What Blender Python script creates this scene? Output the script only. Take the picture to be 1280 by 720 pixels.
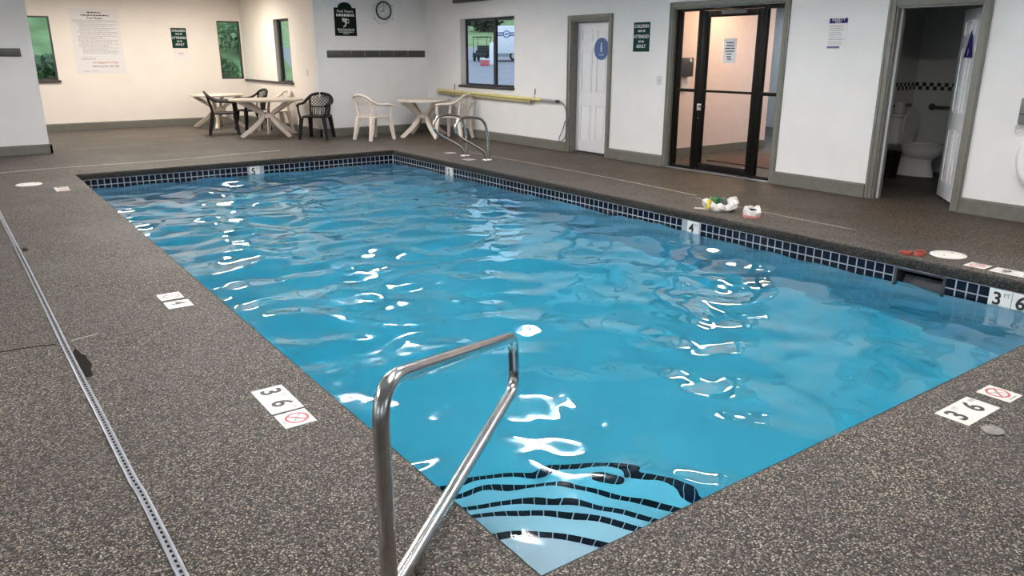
import bpy, bmesh, math, random
import numpy as np
from mathutils import Vector, Matrix, noise as mnoise
PI = math.pi
random.seed(7)
for o in list(bpy.data.objects): bpy.data.objects.remove(o, do_unlink=True)
scene = bpy.context.scene
COL = scene.collection

# ------------------------------------------------------------------ camera
# pool corner nearest the camera is the origin, X runs along the short side, Y along the long side
FPX = 961.59
CAM = Vector((-1.285, -1.629, 1.575))
ax = Vector((1400, -294, FPX)).normalized()
ay = Vector((-722, -293, FPX)); ay = (ay - ax*ax.dot(ay)).normalized()
az = ax.cross(ay)
if az.y > 0: az = -az
RW = Matrix((ax, ay, az))                       # camera (right, down, forward) -> world
cam_d = bpy.data.cameras.new('camera'); cam_d.sensor_width = 36; cam_d.lens = FPX/1280*36
cam_d.clip_start = 0.05; cam_d.clip_end = 500
cam = bpy.data.objects.new('camera', cam_d); COL.objects.link(cam)
cr = RW @ Vector((1, 0, 0)); cu = -(RW @ Vector((0, 1, 0))); cb = -(RW @ Vector((0, 0, 1)))
cam.matrix_world = Matrix(((cr.x, cu.x, cb.x, CAM.x), (cr.y, cu.y, cb.y, CAM.y), (cr.z, cu.z, cb.z, CAM.z), (0, 0, 0, 1)))
scene.camera = cam
def ray(u, v): return RW @ Vector((u-640, v-360, FPX))
def on_x(u, v, x): d = ray(u, v); return CAM + d*((x-CAM.x)/d.x)
def at_d(u, v, dist): return CAM + ray(u, v)*(dist/FPX)

# ------------------------------------------------------------------ world, exposure
world = bpy.data.worlds.new('World'); scene.world = world; world.use_nodes = True
wn = world.node_tree; bgn = wn.nodes['Background']
tc = wn.nodes.new('ShaderNodeTexCoord'); sx = wn.nodes.new('ShaderNodeSeparateXYZ'); rp = wn.nodes.new('ShaderNodeValToRGB')
wn.links.new(tc.outputs['Generated'], sx.inputs[0]); wn.links.new(sx.outputs['Z'], rp.inputs['Fac'])
rp.color_ramp.elements[0].color = (.80, .88, 1, 1); rp.color_ramp.elements[1].color = (.60, .76, 1, 1)
wn.links.new(rp.outputs['Color'], bgn.inputs['Color']); bgn.inputs['Strength'].default_value = 1.8
vs = scene.view_settings
vs.view_transform = 'Standard'; vs.look = 'None'; vs.gamma = 1; vs.use_curve_mapping = False; vs.exposure = 0.0
LAMP_W, LAMP_UP, WARM_W = 66.0, 52.0, 70.0
scene.cycles.sample_clamp_indirect = 30.0
COOL = (1.0, .955, .935); WARM = (1.0, .90, .79)

# ------------------------------------------------------------------ materials
MATS = {}
def new_mat(name):
    m = bpy.data.materials.new(name); m.use_nodes = True
    nt = m.node_tree; return m, nt, nt.nodes['Principled BSDF']
def N(nt, t, **kw):
    n = nt.nodes.new(t)
    for k, v in kw.items():
        if k in n.inputs: n.inputs[k].default_value = v
        else: setattr(n, k, v)
    return n
def ramp(nt, stops, interp='LINEAR'):
    r = nt.nodes.new('ShaderNodeValToRGB'); cr_ = r.color_ramp; cr_.interpolation = interp
    while len(cr_.elements) < len(stops): cr_.elements.new(.5)
    for e, (p, c) in zip(cr_.elements, stops):
        e.position = p; e.color = (*c, 1) if len(c) == 3 else c
    return r
def mix(nt, a, b, fac, mode='MIX'):
    n = nt.nodes.new('ShaderNodeMix'); n.data_type = 'RGBA'; n.blend_type = mode
    for sock, v in ((n.inputs[6], a), (n.inputs[7], b), (n.inputs[0], fac)):
        if isinstance(v, bpy.types.NodeSocket): nt.links.new(v, sock)
        elif isinstance(v, (int, float)): sock.default_value = v
        else: sock.default_value = (*v, 1)
    return n.outputs[2]
def M(name, col, rough=.5, metal=0, var=.06, vscale=9, bump=0, bscale=60, spec=.5, emit=None):
    if name in MATS: return MATS[name]
    m, nt, b = new_mat(name)
    b.inputs['Roughness'].default_value = rough; b.inputs['Metallic'].default_value = metal
    b.inputs['Specular IOR Level'].default_value = spec
    t = N(nt, 'ShaderNodeTexCoord'); nz = N(nt, 'ShaderNodeTexNoise', Scale=vscale, Detail=4.0)
    nt.links.new(t.outputs['Object'], nz.inputs['Vector'])
    r = ramp(nt, [(.3, tuple(c*(1-var) for c in col)), (.7, tuple(min(1, c*(1+var)) for c in col))])
    nt.links.new(nz.outputs['Fac'], r.inputs['Fac']); nt.links.new(r.outputs['Color'], b.inputs['Base Color'])
    if bump:
        n2 = N(nt, 'ShaderNodeTexNoise', Scale=bscale, Detail=3.0); nt.links.new(t.outputs['Object'], n2.inputs['Vector'])
        bp = N(nt, 'ShaderNodeBump', Strength=bump, Distance=.01); nt.links.new(n2.outputs['Fac'], bp.inputs['Height'])
        nt.links.new(bp.outputs['Normal'], b.inputs['Normal'])
    if emit:
        b.inputs['Emission Color'].default_value = (*emit[0], 1); b.inputs['Emission Strength'].default_value = emit[1]
    MATS[name] = m; return m
def aggregate(name, tint, bright=1.0, slabs=False):
    m, nt, b = new_mat(name)
    t = N(nt, 'ShaderNodeTexCoord')
    v = N(nt, 'ShaderNodeTexVoronoi', Scale=155.0); nt.links.new(t.outputs['Object'], v.inputs['Vector'])
    sp = N(nt, 'ShaderNodeSeparateColor'); nt.links.new(v.outputs['Color'], sp.inputs[0])
    k = bright
    r = ramp(nt, [(0, (.018*k,)*3), (.3, (.062*k, .060*k, .057*k)), (.55, (.15*k, .143*k, .135*k)), (.82, (.29*k, .275*k, .255*k)), (1, (.62*k, .59*k, .55*k))])
    nt.links.new(sp.outputs[0], r.inputs['Fac'])
    c = mix(nt, r.outputs['Color'], tint, .55, 'MULTIPLY')
    warm = mix(nt, (1, 1, 1), (1.0, .82, .66), sp.outputs[1], 'MIX')
    c = mix(nt, c, warm, .7, 'MULTIPLY')
    dr = ramp(nt, [(.22, (1.15, 1.15, 1.15)), (.68, (.16, .155, .15))]); nt.links.new(v.outputs['Distance'], dr.inputs['Fac'])
    c = mix(nt, c, dr.outputs['Color'], .9, 'MULTIPLY')
    big = N(nt, 'ShaderNodeTexNoise', Scale=.9, Detail=6.0, Roughness=.65); nt.links.new(t.outputs['Object'], big.inputs['Vector'])
    br = ramp(nt, [(.28, (.66, .66, .66)), (.72, (1.22, 1.21, 1.18))]); nt.links.new(big.outputs['Fac'], br.inputs['Fac'])
    c = mix(nt, c, br.outputs['Color'], 1.0, 'MULTIPLY')
    if slabs:      # the outer slab beyond the joint is a browner pour
        so_ = N(nt, 'ShaderNodeSeparateXYZ'); nt.links.new(t.outputs['Object'], so_.inputs[0])
        mr = N(nt, 'ShaderNodeMapRange'); mr.inputs[1].default_value = 5.35; mr.inputs[2].default_value = 5.72; nt.links.new(so_.outputs['X'], mr.inputs[0])
        c = mix(nt, c, mix(nt, (1, 1, 1), (.92, .80, .66), mr.outputs[0]), 1.0, 'MULTIPLY')
    nt.links.new(c, b.inputs['Base Color']); b.inputs['Specular IOR Level'].default_value = .3
    rr = ramp(nt, [(.3, (.42,)*3), (.7, (.7,)*3)]); nt.links.new(big.outputs['Fac'], rr.inputs['Fac']); nt.links.new(rr.outputs['Color'], b.inputs['Roughness'])
    bp = N(nt, 'ShaderNodeBump', Strength=.55, Distance=.004, invert=True); nt.links.new(v.outputs['Distance'], bp.inputs['Height'])
    nt.links.new(bp.outputs['Normal'], b.inputs['Normal'])
    MATS[name] = m; return m
def glass(name, tint=(1, 1, 1), refl=1.0):
    m, nt, b = new_mat(name); nt.nodes.remove(b); out = nt.nodes['Material Output']
    tr = N(nt, 'ShaderNodeBsdfTransparent', Color=(*tint, 1)); gl = N(nt, 'ShaderNodeBsdfGlossy', Roughness=.02)
    fr = N(nt, 'ShaderNodeFresnel', IOR=1.35); mx = N(nt, 'ShaderNodeMixShader')
    ge = N(nt, 'ShaderNodeNewGeometry'); mt = N(nt, 'ShaderNodeMath', operation='SUBTRACT', use_clamp=True)   # reflect off the front face only
    nt.links.new(fr.outputs[0], mt.inputs[0]); nt.links.new(ge.outputs['Backfacing'], mt.inputs[1])
    nt.links.new(mt.outputs[0], mx.inputs[0]); nt.links.new(tr.outputs[0], mx.inputs[1]); nt.links.new(gl.outputs[0], mx.inputs[2])
    nt.links.new(mx.outputs[0], out.inputs['Surface']); MATS[name] = m; return m
def water_mat():
    m, nt, b = new_mat('pool_water'); nt.nodes.remove(b); out = nt.nodes['Material Output']
    rf = N(nt, 'ShaderNodeBsdfRefraction', IOR=1.33, Roughness=0.0, Color=(1, 1, 1, 1))
    gl = N(nt, 'ShaderNodeBsdfGlossy', Roughness=.015, Color=(1, 1, 1, 1))
    fr = N(nt, 'ShaderNodeFresnel', IOR=1.33); mx = N(nt, 'ShaderNodeMixShader')
    nt.links.new(fr.outputs[0], mx.inputs[0]); nt.links.new(rf.outputs[0], mx.inputs[1]); nt.links.new(gl.outputs[0], mx.inputs[2])
    nt.links.new(mx.outputs[0], out.inputs['Surface'])
    va = N(nt, 'ShaderNodeVolumeAbsorption', Density=1.0, Color=(.17, .885, .965, 1))
    nt.links.new(va.outputs[0], out.inputs['Volume']); MATS['pool_water'] = m; return m

PAINT = M('white_painted_block', (.74, .735, .73), .6, var=.025, vscale=3, bump=.25, bscale=45)
CREAM = M('cream_block', (.80, .755, .70), .6, var=.02, vscale=3, bump=.2, bscale=45)  # warmer base colour than the other block walls
CEIL = M('ceiling_paint', (.72, .72, .71), .8, var=.03, bump=.2, bscale=30)
BASE = M('olive_grey_gloss_paint', (.145, .145, .122), .42, var=.12, vscale=14)
TRIMG = M('olive_grey_trim', (.17, .168, .145), .45, var=.1, vscale=14)
DARKW = M('dark_sill_wood', (.045, .042, .04), .5, var=.2)
DECK = aggregate('exposed_aggregate', (1.0, .95, .90), .86, True)
COPE = aggregate('wet_shaded_coping', (.9, .93, .95), .23)  # darker copy of the deck aggregate: wetness and shade put into the colour
PLASTER = M('pale_blue_pool_plaster', (.45, .545, .63), .6, var=.03, vscale=2)
GROUT = M('grey_grout', (.30, .31, .335), .8)
NAVY = M('navy_glazed_tile', (.004, .007, .016), .2, var=.4, vscale=4, spec=.25)
NAVYS = M('navy_submerged_tile', (.006, .010, .022), .6, var=.4, vscale=4, spec=0.0)
WHITET = M('white_glazed_tile', (.72, .70, .66), .25, var=.04)
BLACKP = M('black_print', (.012, .012, .013), .5)
GREYP = M('grey_print', (.25, .25, .25), .6)
REDP = M('red_print', (.45, .07, .08), .5)
STEEL = M('brushed_stainless', (.62, .60, .58), .2, 1.0, var=.1, vscale=30)
ALU = M('galvanised_strip', (.40, .41, .45), .38, .8, var=.1, vscale=20)
WDOOR = M('white_door_paint', (.76, .76, .78), .4, var=.015)
BLACKF = M('black_aluminium', (.005, .0045, .0032), .4, var=.2, spec=.2)
WINF = M('dark_window_frame', (.04, .042, .045), .4)
GLASS = glass('window_glass', (.96, .99, .98))
GGLASS = glass('green_tinted_glass', (.88, .96, .91))
GREEN = M('dark_green_sign', (.006, .040, .033), .6, var=.1, spec=.1)
DGREEN = M('black_green_sign', (.006, .012, .009), .6, var=.1, spec=.1)
SIGNW = M('sign_lettering', (.62, .66, .64), .5)
PAPER = M('white_paper', (.74, .73, .73), .7, var=.02)
BLUE = M('blue_sign', (.035, .10, .30), .4, var=.05)
NAVYP = M('navy_print', (.012, .018, .13), .6, spec=.15)
RESINB = M('black_resin', (.010, .0075, .008), .5, var=.2, spec=.22)
RESINW = M('cream_resin', (.70, .62, .54), .4, var=.04)
RESINT = M('beige_resin_table', (.60, .52, .44), .4, var=.05)
YELLOW = M('yellow_pole_plastic', (.66, .58, .24), .4, var=.08)
PORC = M('porcelain', (.62, .62, .60), .12, var=.01)

# ------------------------------------------------------------------ mesh helpers
class G:
    def __init__(s): s.v = []; s.f = []
    def add(s, vs_, fs):
        k = len(s.v); s.v += [tuple(p) for p in vs_]; s.f += [tuple(i+k for i in f) for f in fs]; return s
    def box(s, x0, x1, y0, y1, z0, z1, ch=0.0):
        if ch <= 0:
            p = [(x, y, z) for z in (z0, z1) for x, y in ((x0, y0), (x1, y0), (x1, y1), (x0, y1))]
            return s.add(p, [(3, 2, 1, 0), (4, 5, 6, 7), (0, 1, 5, 4), (1, 2, 6, 5), (2, 3, 7, 6), (3, 0, 4, 7)])
        bm = bmesh.new(); bmesh.ops.create_cube(bm, size=1)
        for q in bm.verts: q.co = Vector(((x0+x1)/2+q.co.x*(x1-x0), (y0+y1)/2+q.co.y*(y1-y0), (z0+z1)/2+q.co.z*(z1-z0)))
        bmesh.ops.bevel(bm, geom=bm.edges[:], offset=ch, segments=2, affect='EDGES', profile=.5)
        bm.verts.index_update(); s.add([q.co for q in bm.verts], [[q.index for q in f.verts] for f in bm.faces]); bm.free(); return s
    def tube(s, pts, r, n=10, flat=1.0, cap=True, up=None):
        pts = [Vector(p) for p in pts]; m = len(pts); rs = r if isinstance(r, (list, tuple)) else [r]*m
        vs_ = []; fs = []; nrm = None
        for i, p in enumerate(pts):
            t = (pts[min(i+1, m-1)]-pts[max(i-1, 0)]).normalized()
            if nrm is None:
                a = Vector(up) if up else (Vector((0, 0, 1)) if abs(t.z) < .9 else Vector((1, 0, 0)))
                nrm = (a - t*a.dot(t)).normalized()
            else: nrm = (nrm - t*nrm.dot(t)).normalized()
            bn = t.cross(nrm); off = PI/4 if n == 4 else 0
            for k in range(n):
                a = 2*PI*k/n+off; vs_.append(p + nrm*(math.cos(a)*rs[i]) + bn*(math.sin(a)*rs[i]*flat))
        for i in range(m-1):
            for k in range(n): fs.append((i*n+k, i*n+(k+1) % n, (i+1)*n+(k+1) % n, (i+1)*n+k))
        if cap: fs += [tuple(range(n))[::-1], tuple(range((m-1)*n, m*n))]
        return s.add(vs_, fs)
    def loft(s, secs, n=24, cap=True, p=2.0):       # (cx, cy, z, a, b) ellipses
        vs_ = []; fs = []
        for cx, cy, z, a, b in secs:
            for k in range(n):
                th = 2*PI*k/n; c_, s_ = math.cos(th), math.sin(th)
                vs_.append((cx+a*math.copysign(abs(c_)**(2/p), c_), cy+b*math.copysign(abs(s_)**(2/p), s_), z))
        for i in range(len(secs)-1):
            for k in range(n): fs.append((i*n+k, i*n+(k+1) % n, (i+1)*n+(k+1) % n, (i+1)*n+k))
        if cap: fs += [tuple(range(n))[::-1], tuple(range((len(secs)-1)*n, len(secs)*n))]
        return s.add(vs_, fs)
    def prism(s, poly, d):                          # poly: list of 3D points, d: extrusion vector
        n = len(poly); d = Vector(d); a = [Vector(p) for p in poly]
        return s.add(a + [p+d for p in a], [tuple(range(n))[::-1], tuple(range(n, 2*n))] + [(i, (i+1) % n, n+(i+1) % n, n+i) for i in range(n)])
    def torus(s, c, R, r, axis='x', n=32, m=10):
        vs_ = []; fs = []
        for i in range(n):
            a = 2*PI*i/n
            for j in range(m):
                b = 2*PI*j/m; q = R+r*math.cos(b); h = r*math.sin(b)
                p = {'x': (h, q*math.cos(a), q*math.sin(a)), 'y': (q*math.cos(a), h, q*math.sin(a)), 'z': (q*math.cos(a), q*math.sin(a), h)}[axis]
                vs_.append((c[0]+p[0], c[1]+p[1], c[2]+p[2]))
        for i in range(n):
            for j in range(m): fs.append((i*m+j, ((i+1) % n)*m+j, ((i+1) % n)*m+(j+1) % m, i*m+(j+1) % m))
        return s.add(vs_, fs)
    def mesh(s, name, mat, smooth=False, fix=True):
        me = bpy.data.meshes.new(name); me.from_pydata(s.v, [], s.f); me.update()
        if fix:
            bm = bmesh.new(); bm.from_mesh(me); bmesh.ops.recalc_face_normals(bm, faces=bm.faces[:]); bm.to_mesh(me); bm.free()
        me.materials.append(mat)
        if smooth:
            me.shade_smooth() if hasattr(me, 'shade_smooth') else None
            try: me.set_sharp_from_angle(angle=math.radians(42))
            except Exception: pass
        return me
    def build(s, name, mat, parent=None, smooth=False, fix=True):
        return put(name, s.mesh(name, mat, smooth, fix), parent)
def put(name, me, parent=None):
    o = bpy.data.objects.new(name, me); COL.objects.link(o)
    if parent: o.parent = parent
    return o
def box(name, mat, *a, parent=None, ch=0.0): return G().box(*a, ch=ch).build(name, mat, parent, smooth=ch > 0)
def tag(o, label=None, cat=None, group=None, kind=None):
    if label: o['label'] = label
    if cat: o['category'] = cat
    if group: o['group'] = group
    if kind: o['kind'] = kind
    return o
def thing(name, label, cat, loc=(0, 0, 0), rz=0, group=None):
    o = bpy.data.objects.new(name, None); COL.objects.link(o); o.location = loc; o.rotation_euler = (0, 0, rz)
    o.empty_display_size = .1
    return tag(o, label, cat, group)
def struct(o, label=None): o['kind'] = 'structure'; return tag(o, label) if label else o
def sroot(name, label=None):
    o = bpy.data.objects.new(name, None); COL.objects.link(o); o['kind'] = 'structure'
    if label: o['label'] = label
    return o
def dup(root, loc, rz, label=None, group=None):
    r = root.copy(); COL.objects.link(r); r.location = loc; r.rotation_euler = (0, 0, rz)
    if label: r['label'] = label
    if group: r['group'] = group
    for ch_ in list(root.children):
        c = ch_.copy(); COL.objects.link(c); c.parent = r
        for g in ch_.children:
            d = g.copy(); COL.objects.link(d); d.parent = c
    return r
def smooth_path(pts, k=6):
    P = [Vector(p) for p in pts]; out = []
    for i in range(len(P)-1):
        p0, p1, p2, p3 = P[max(i-1, 0)], P[i], P[i+1], P[min(i+2, len(P)-1)]
        for j in range(k):
            t = j/k; out.append(.5*((2*p1)+(p2-p0)*t+(2*p0-5*p1+4*p2-p3)*t*t+(3*p1-p0-3*p2+p3)*t**3))
    return out+[P[-1]]
def round_path(pts, rad, k=7):
    P = [Vector(p) for p in pts]; out = [P[0]]
    for i in range(1, len(P)-1):
        r_ = rad[i-1] if isinstance(rad, (list, tuple)) else rad
        a = (P[i-1]-P[i]); b = (P[i+1]-P[i]); l = min(r_, a.length*.49, b.length*.49)
        a = P[i]+a.normalized()*l; b = P[i]+b.normalized()*l
        for j in range(k+1):
            t = j/k; out.append(a*(1-t)**2+P[i]*2*t*(1-t)+b*t*t)
    return out+[P[-1]]
def slab(name, mat, axis, pos, thick, u0, u1, z0, z1, holes, parent=None):
    """wall or floor sheet with rectangular holes; axis is the normal; (u, w) are the other two axes in order"""
    us = sorted({u0, u1, *[h[0] for h in holes], *[h[1] for h in holes]}); zs = sorted({z0, z1, *[h[2] for h in holes], *[h[3] for h in holes]})
    us = [u for u in us if u0 <= u <= u1]; zs = [z for z in zs if z0 <= z <= z1]
    def solid(i, j):
        if not (0 <= i < len(us)-1 and 0 <= j < len(zs)-1): return False
        cu_, cz = (us[i]+us[i+1])/2, (zs[j]+zs[j+1])/2
        return not any(h[0] < cu_ < h[1] and h[2] < cz < h[3] for h in holes)
    def P(d, u, z): return {'x': (d, u, z), 'y': (u, d, z), 'z': (u, z, d)}[axis]
    g = G(); a, b = pos, pos+thick
    for i in range(len(us)-1):
        for j in range(len(zs)-1):
            if not solid(i, j): continue
            A, B, C_, D = us[i], us[i+1], zs[j], zs[j+1]
            g.add([P(a, A, C_), P(a, B, C_), P(a, B, D), P(a, A, D)], [(0, 1, 2, 3)])
            g.add([P(b, A, C_), P(b, B, C_), P(b, B, D), P(b, A, D)], [(3, 2, 1, 0)])
            for di, dj, e0, e1 in ((-1, 0, (A, C_), (A, D)), (1, 0, (B, C_), (B, D)), (0, -1, (A, C_), (B, C_)), (0, 1, (A, D), (B, D))):
                if not solid(i+di, j+dj): g.add([P(a, *e0), P(a, *e1), P(b, *e1), P(b, *e0)], [(0, 1, 2, 3)])
    me = bpy.data.meshes.new(name); me.from_pydata(g.v, [], g.f)
    bm = bmesh.new(); bm.from_mesh(me); bmesh.ops.remove_doubles(bm, verts=bm.verts[:], dist=1e-5); bmesh.ops.recalc_face_normals(bm, faces=bm.faces[:]); bm.to_mesh(me); bm.free()
    me.materials.append(mat); return put(name, me, parent)
def text(name, s, size, mat, mtx, parent=None, sx_=1.0, align='CENTER', depth=.0006, bold=0.0):
    cu_ = bpy.data.curves.new('lettering', 'FONT'); cu_.body = s; cu_.size = size; cu_.align_x = align; cu_.align_y = 'CENTER'; cu_.extrude = depth; cu_.offset = bold
    cu_.resolution_u = 3
    ob = bpy.data.objects.new('lettering', cu_); COL.objects.link(ob)
    dg = bpy.context.evaluated_depsgraph_get(); me = bpy.data.meshes.new_from_object(ob.evaluated_get(dg)); me.name = name
    bpy.data.objects.remove(ob); bpy.data.curves.remove(cu_)
    me.transform(mtx @ Matrix.Diagonal((sx_, 1, 1, 1))); me.materials.clear(); me.materials.append(mat)
    return put(name, me, parent)
def frame_mtx(o, r, u):
    r = Vector(r).normalized(); u = Vector(u).normalized(); n = r.cross(u); o = Vector(o)
    return Matrix(((r.x, u.x, n.x, o.x), (r.y, u.y, n.y, o.y), (r.z, u.z, n.z, o.z), (0, 0, 0, 1)))

# ------------------------------------------------------------------ key dimensions (metres)
PW, PL = 4.79, 10.33            # pool
XW = 7.06                       # right wall face
YG = 13.03                      # grey end wall face
XJ = 4.64                       # jog wall face
YP = 17.49                      # poster wall face
WZ = -.20                       # water level
CZ = 2.85                       # ceiling
XL, YN = -5.6, -5.2             # left and near walls

# ------------------------------------------------------------------ floor and shell
struct(slab('floor', DECK, 'z', -.085, .085, XL-.2, XW+.16, YN-.2, YP+.2, [(-.04, PW+.04, -.04, PL+.04)]), 'speckled exposed aggregate pool deck')
slab_hole = None
RH = [(9.92, 11.72, .985, 2.205), (7.47, 8.35, 0, 2.065), (4.385, 6.165, 0, 2.165), (2.135, 3.01, 0, 2.045)]
struct(slab('wall_right', PAINT, 'x', XW, .16, YN, YG+.16, 0, CZ, RH), 'white painted wall with the doors and the sliding window')
struct(slab('wall_end', PAINT, 'y', YG, .16, XJ, XW, 0, CZ, []), 'white painted end wall with the clock and hook board')
struct(slab('wall_jog', CREAM, 'x', XJ, .16, YG+.16, YP+.16, 0, CZ, [(14.38, 15.28, 1.0, 2.26)]), 'cream wall with the tall narrow window')
struct(slab('wall_far', CREAM, 'y', YP, .16, XL, XJ, 0, CZ, [(-.25, .74, 1.04, 2.31), (4.09, 4.60, 1.0, 2.29)]), 'cream far wall with the rules poster')
struct(box('wall_partition', PAINT, XL, 0, 13.24, 13.40, 0, CZ), 'white partition wall end with a dark hook board')
struct(slab('wall_left', PAINT, 'x', XL-.16, .16, YN, YP+.16, 0, CZ, [(-3.4, -1.2, .9, 2.4), (1.2, 3.6, .9, 2.4), (6, 8.4, .9, 2.4)]))
struct(slab('wall_near', PAINT, 'y', YN-.16, .16, XL, XW, 0, CZ, [(-4.2, -1.6, .9, 2.4), (0.6, 3.2, .9, 2.4)]))
struct(box('ceiling', CEIL, XL-.16, XW+.16, YN-.16, YP+.16, CZ, CZ+.12))
for nm, a in (('window_5', ('x', XL-.10, 1.2, 3.6)), ('window_6', ('x', XL-.10, 6, 8.4)), ('window_7', ('x', XL-.10, -3.4, -1.2)), ('window_8', ('y', YN-.10, -4.2, -1.6)), ('window_9', ('y', YN-.10, .6, 3.2))):
    r = sroot(nm); g = G(); p = G(); ax_, d, u0, u1 = a
    for q0, q1, z0, z1 in ((u0, u0+.05, .9, 2.4), (u1-.05, u1, .9, 2.4), (u0+.05, u1-.05, .9, .95), (u0+.05, u1-.05, 2.35, 2.4), ((u0+u1)/2-.03, (u0+u1)/2+.03, .95, 2.35)):
        g.box(*((d-.03, d+.03, q0, q1) if ax_ == 'x' else (q0, q1, d-.03, d+.03)), z0, z1)
    p.box(*((d-.004, d+.004, u0+.05, u1-.05) if ax_ == 'x' else (u0+.05, u1-.05, d-.004, d+.004)), .95, 2.35)
    g.build('window_frame', WINF, r); p.build('pane', GLASS, r)

# baseboards (sloped cap like the photo)
def baseboard(name, p0, p1, out, h=.135, t=.035):
    p0, p1, out = Vector((*p0, 0)), Vector((*p1, 0)), Vector((*out, 0))
    prof = [(0, 0), (t, 0), (t, h-.018), (t*.5, h), (0, h)]
    g = G(); g.add([p + out*a + Vector((0, 0, b)) for p in (p0, p1) for a, b in prof], [(0, 1, 2, 3, 4), (9, 8, 7, 6, 5)] + [(i, (i+1) % 5, 5+(i+1) % 5, 5+i) for i in range(5)])
    return struct(g.build(name, BASE))
CAS = .085
for i, (a, b) in enumerate(((YN, RH[3][0]-CAS), (RH[3][1]+CAS, RH[2][0]-CAS+.02), (RH[2][1]+CAS-.02, RH[1][0]-CAS+.01), (RH[1][1]+CAS-.01, YG))):
    baseboard('baseboard_right', (XW, a), (XW, b), (-1, 0), h=.155)
baseboard('baseboard_end', (XJ-.035, YG), (XW, YG), (0, -1), h=.155)
baseboard('baseboard_jog', (XJ, YG-.035), (XJ, YP), (-1, 0), h=.15)
baseboard('baseboard_far', (XL, YP), (XJ, YP), (0, -1), h=.15)
baseboard('baseboard_partition', (XL, 13.24), (.035, 13.24), (0, -1), h=.15)
baseboard('baseboard_partition', (0, 13.205), (0, 13.42), (1, 0), h=.15)

# ------------------------------------------------------------------ pool
def coping():
    prof = [(.04, 0.0), (.018, -.001), (.006, -.007), (.001, -.020), (.002, -.05), (.004, -.085), (.04, -.085)]   # (inset from edge outwards, z)
    per = []; step = .035
    def side(a, b, n): return [a+(b-a)*i/n for i in range(n)]
    cs = [(0, 0), (PW, 0), (PW, PL), (0, PL)]
    for i in range(4):
        a, b = Vector(cs[i]), Vector(cs[(i+1) % 4]); n = int((b-a).length/step)
        t = (b-a).normalized(); nout = Vector((t.y, -t.x))
        for k in range(n):
            p = a+(b-a)*k/n
            if k == 0:
                tp = (a-Vector(cs[i-1])).normalized(); nn = nout+Vector((tp.y, -tp.x))
            else: nn = nout
            per.append((p, nn))
    g = G(); L = len(prof); rnd = random.Random(3); vs_ = []
    for p, nn in per:
        for q, (d, z) in enumerate(prof):
            j = 0 if q in (0, L-1) else rnd.uniform(-.0028, .0028)
            vs_.append((p.x+nn.x*(d+j), p.y+nn.y*(d+j), z+(j*.7 if 0 < q < L-2 else 0)))
    n = len(per)
    g.add(vs_, [(i*L+k, ((i+1) % n)*L+k, ((i+1) % n)*L+(k+1) % L, i*L+(k+1) % L) for i in range(n) for k in range(L)])
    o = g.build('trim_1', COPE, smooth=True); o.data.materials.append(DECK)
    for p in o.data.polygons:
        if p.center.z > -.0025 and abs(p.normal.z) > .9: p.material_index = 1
    return o
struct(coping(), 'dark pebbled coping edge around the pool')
BZ = -2.1
def pool_floor_z(y): return -1.27 if y < 1.5 else -1.27-(y-1.5)/(PL-1.5)*.48
g = G(); ys = [-.02, 1.5, PL+.02]
for i in range(2):
    a, b = ys[i], ys[i+1]; za, zb = pool_floor_z(a), pool_floor_z(b)
    g.add([(-.02, a, za), (PW+.02, a, za), (PW+.02, b, zb), (-.02, b, zb), (-.02, a, BZ), (PW+.02, a, BZ), (PW+.02, b, BZ), (-.02, b, BZ)], [(0, 1, 2, 3), (7, 6, 5, 4), (0, 4, 5, 1), (3, 2, 6, 7), (0, 3, 7, 4), (1, 5, 6, 2)])
struct(g.build('floor_pool', PLASTER), 'pale blue plaster pool floor under water')
TP, TS, TT = .0815, .0715, .008    # tile pitch, size, proud of wall
TZ = (-.092, -.092-TP)             # tops of the two rows
tile_me = G().box(-TS/2, TS/2, 0, TT, -TS, 0, ch=.0022).mesh('tile', NAVY)
WX0, WY0 = PW+.012, PL+.012
# right wall with skimmer mouth, its grout bed, tiles
SK = (1.07, 1.46, -.30, -.100)
wr = struct(slab('wall_pool_right', PLASTER, 'x', WX0, .25, -.012, WY0, BZ, -.085, [SK]), 'pool side wall with navy waterline tiles')
wf = struct(box('wall_pool_far', PLASTER, -.012, WX0, WY0, WY0+.25, BZ, -.085), 'pool end wall with navy waterline tiles')
wl = struct(box('wall_pool_left', PLASTER, -.25, -.012, -.25, WY0+.25, BZ, -.085))
wnr = struct(box('wall_pool_near', PLASTER, -.012, WX0+.25, -.25, -.012, BZ, -.085))
gz0, gz1 = TZ[1]-TS-.006, -.0855
gb = G()
for a, b in ((0, SK[0]-.004), (SK[1]+.004, PL)): gb.box(WX0-.005, WX0+.002, a, b, gz0, gz1)
gb.build('grout', GROUT, wr)
box('grout', GROUT, 0, PW, WY0-.005, WY0+.002, gz0, gz1, parent=wf)
box('grout', GROUT, -.014, -.007, 0, PL, gz0, gz1, parent=wl)
box('grout', GROUT, 0, PW, -.014, -.007, gz0, gz1, parent=wnr)
MK_R = [(3.54, 3.70, '4 FT'), (8.39, 8.55, '5 FT'), (.42, .74, '3 6')]
NR = int(PL/TP); NF = int(PW/TP)
for k in range(NR):
    y = PL/NR*(k+.5)
    if any(a-TS*.45 < y < b+TS*.45 for a, b, _ in MK_R): continue
    if SK[0]-TS*.5 < y < SK[1]+TS*.5: continue
    for z in TZ:
        o = put('tile', tile_me, wr); o.location = (WX0+.0015, y, z); o.rotation_euler = (0, 0, PI/2)
MK_F = (2.345, 2.51)
for k in range(NF):
    x = PW/NF*(k+.5)
    if MK_F[0]-TS*.45 < x < MK_F[1]+TS*.45: continue
    for z in TZ:
        o = put('tile', tile_me, wf); o.location = (x, WY0+.0015, z); o.rotation_euler = (0, 0, PI)
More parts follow.
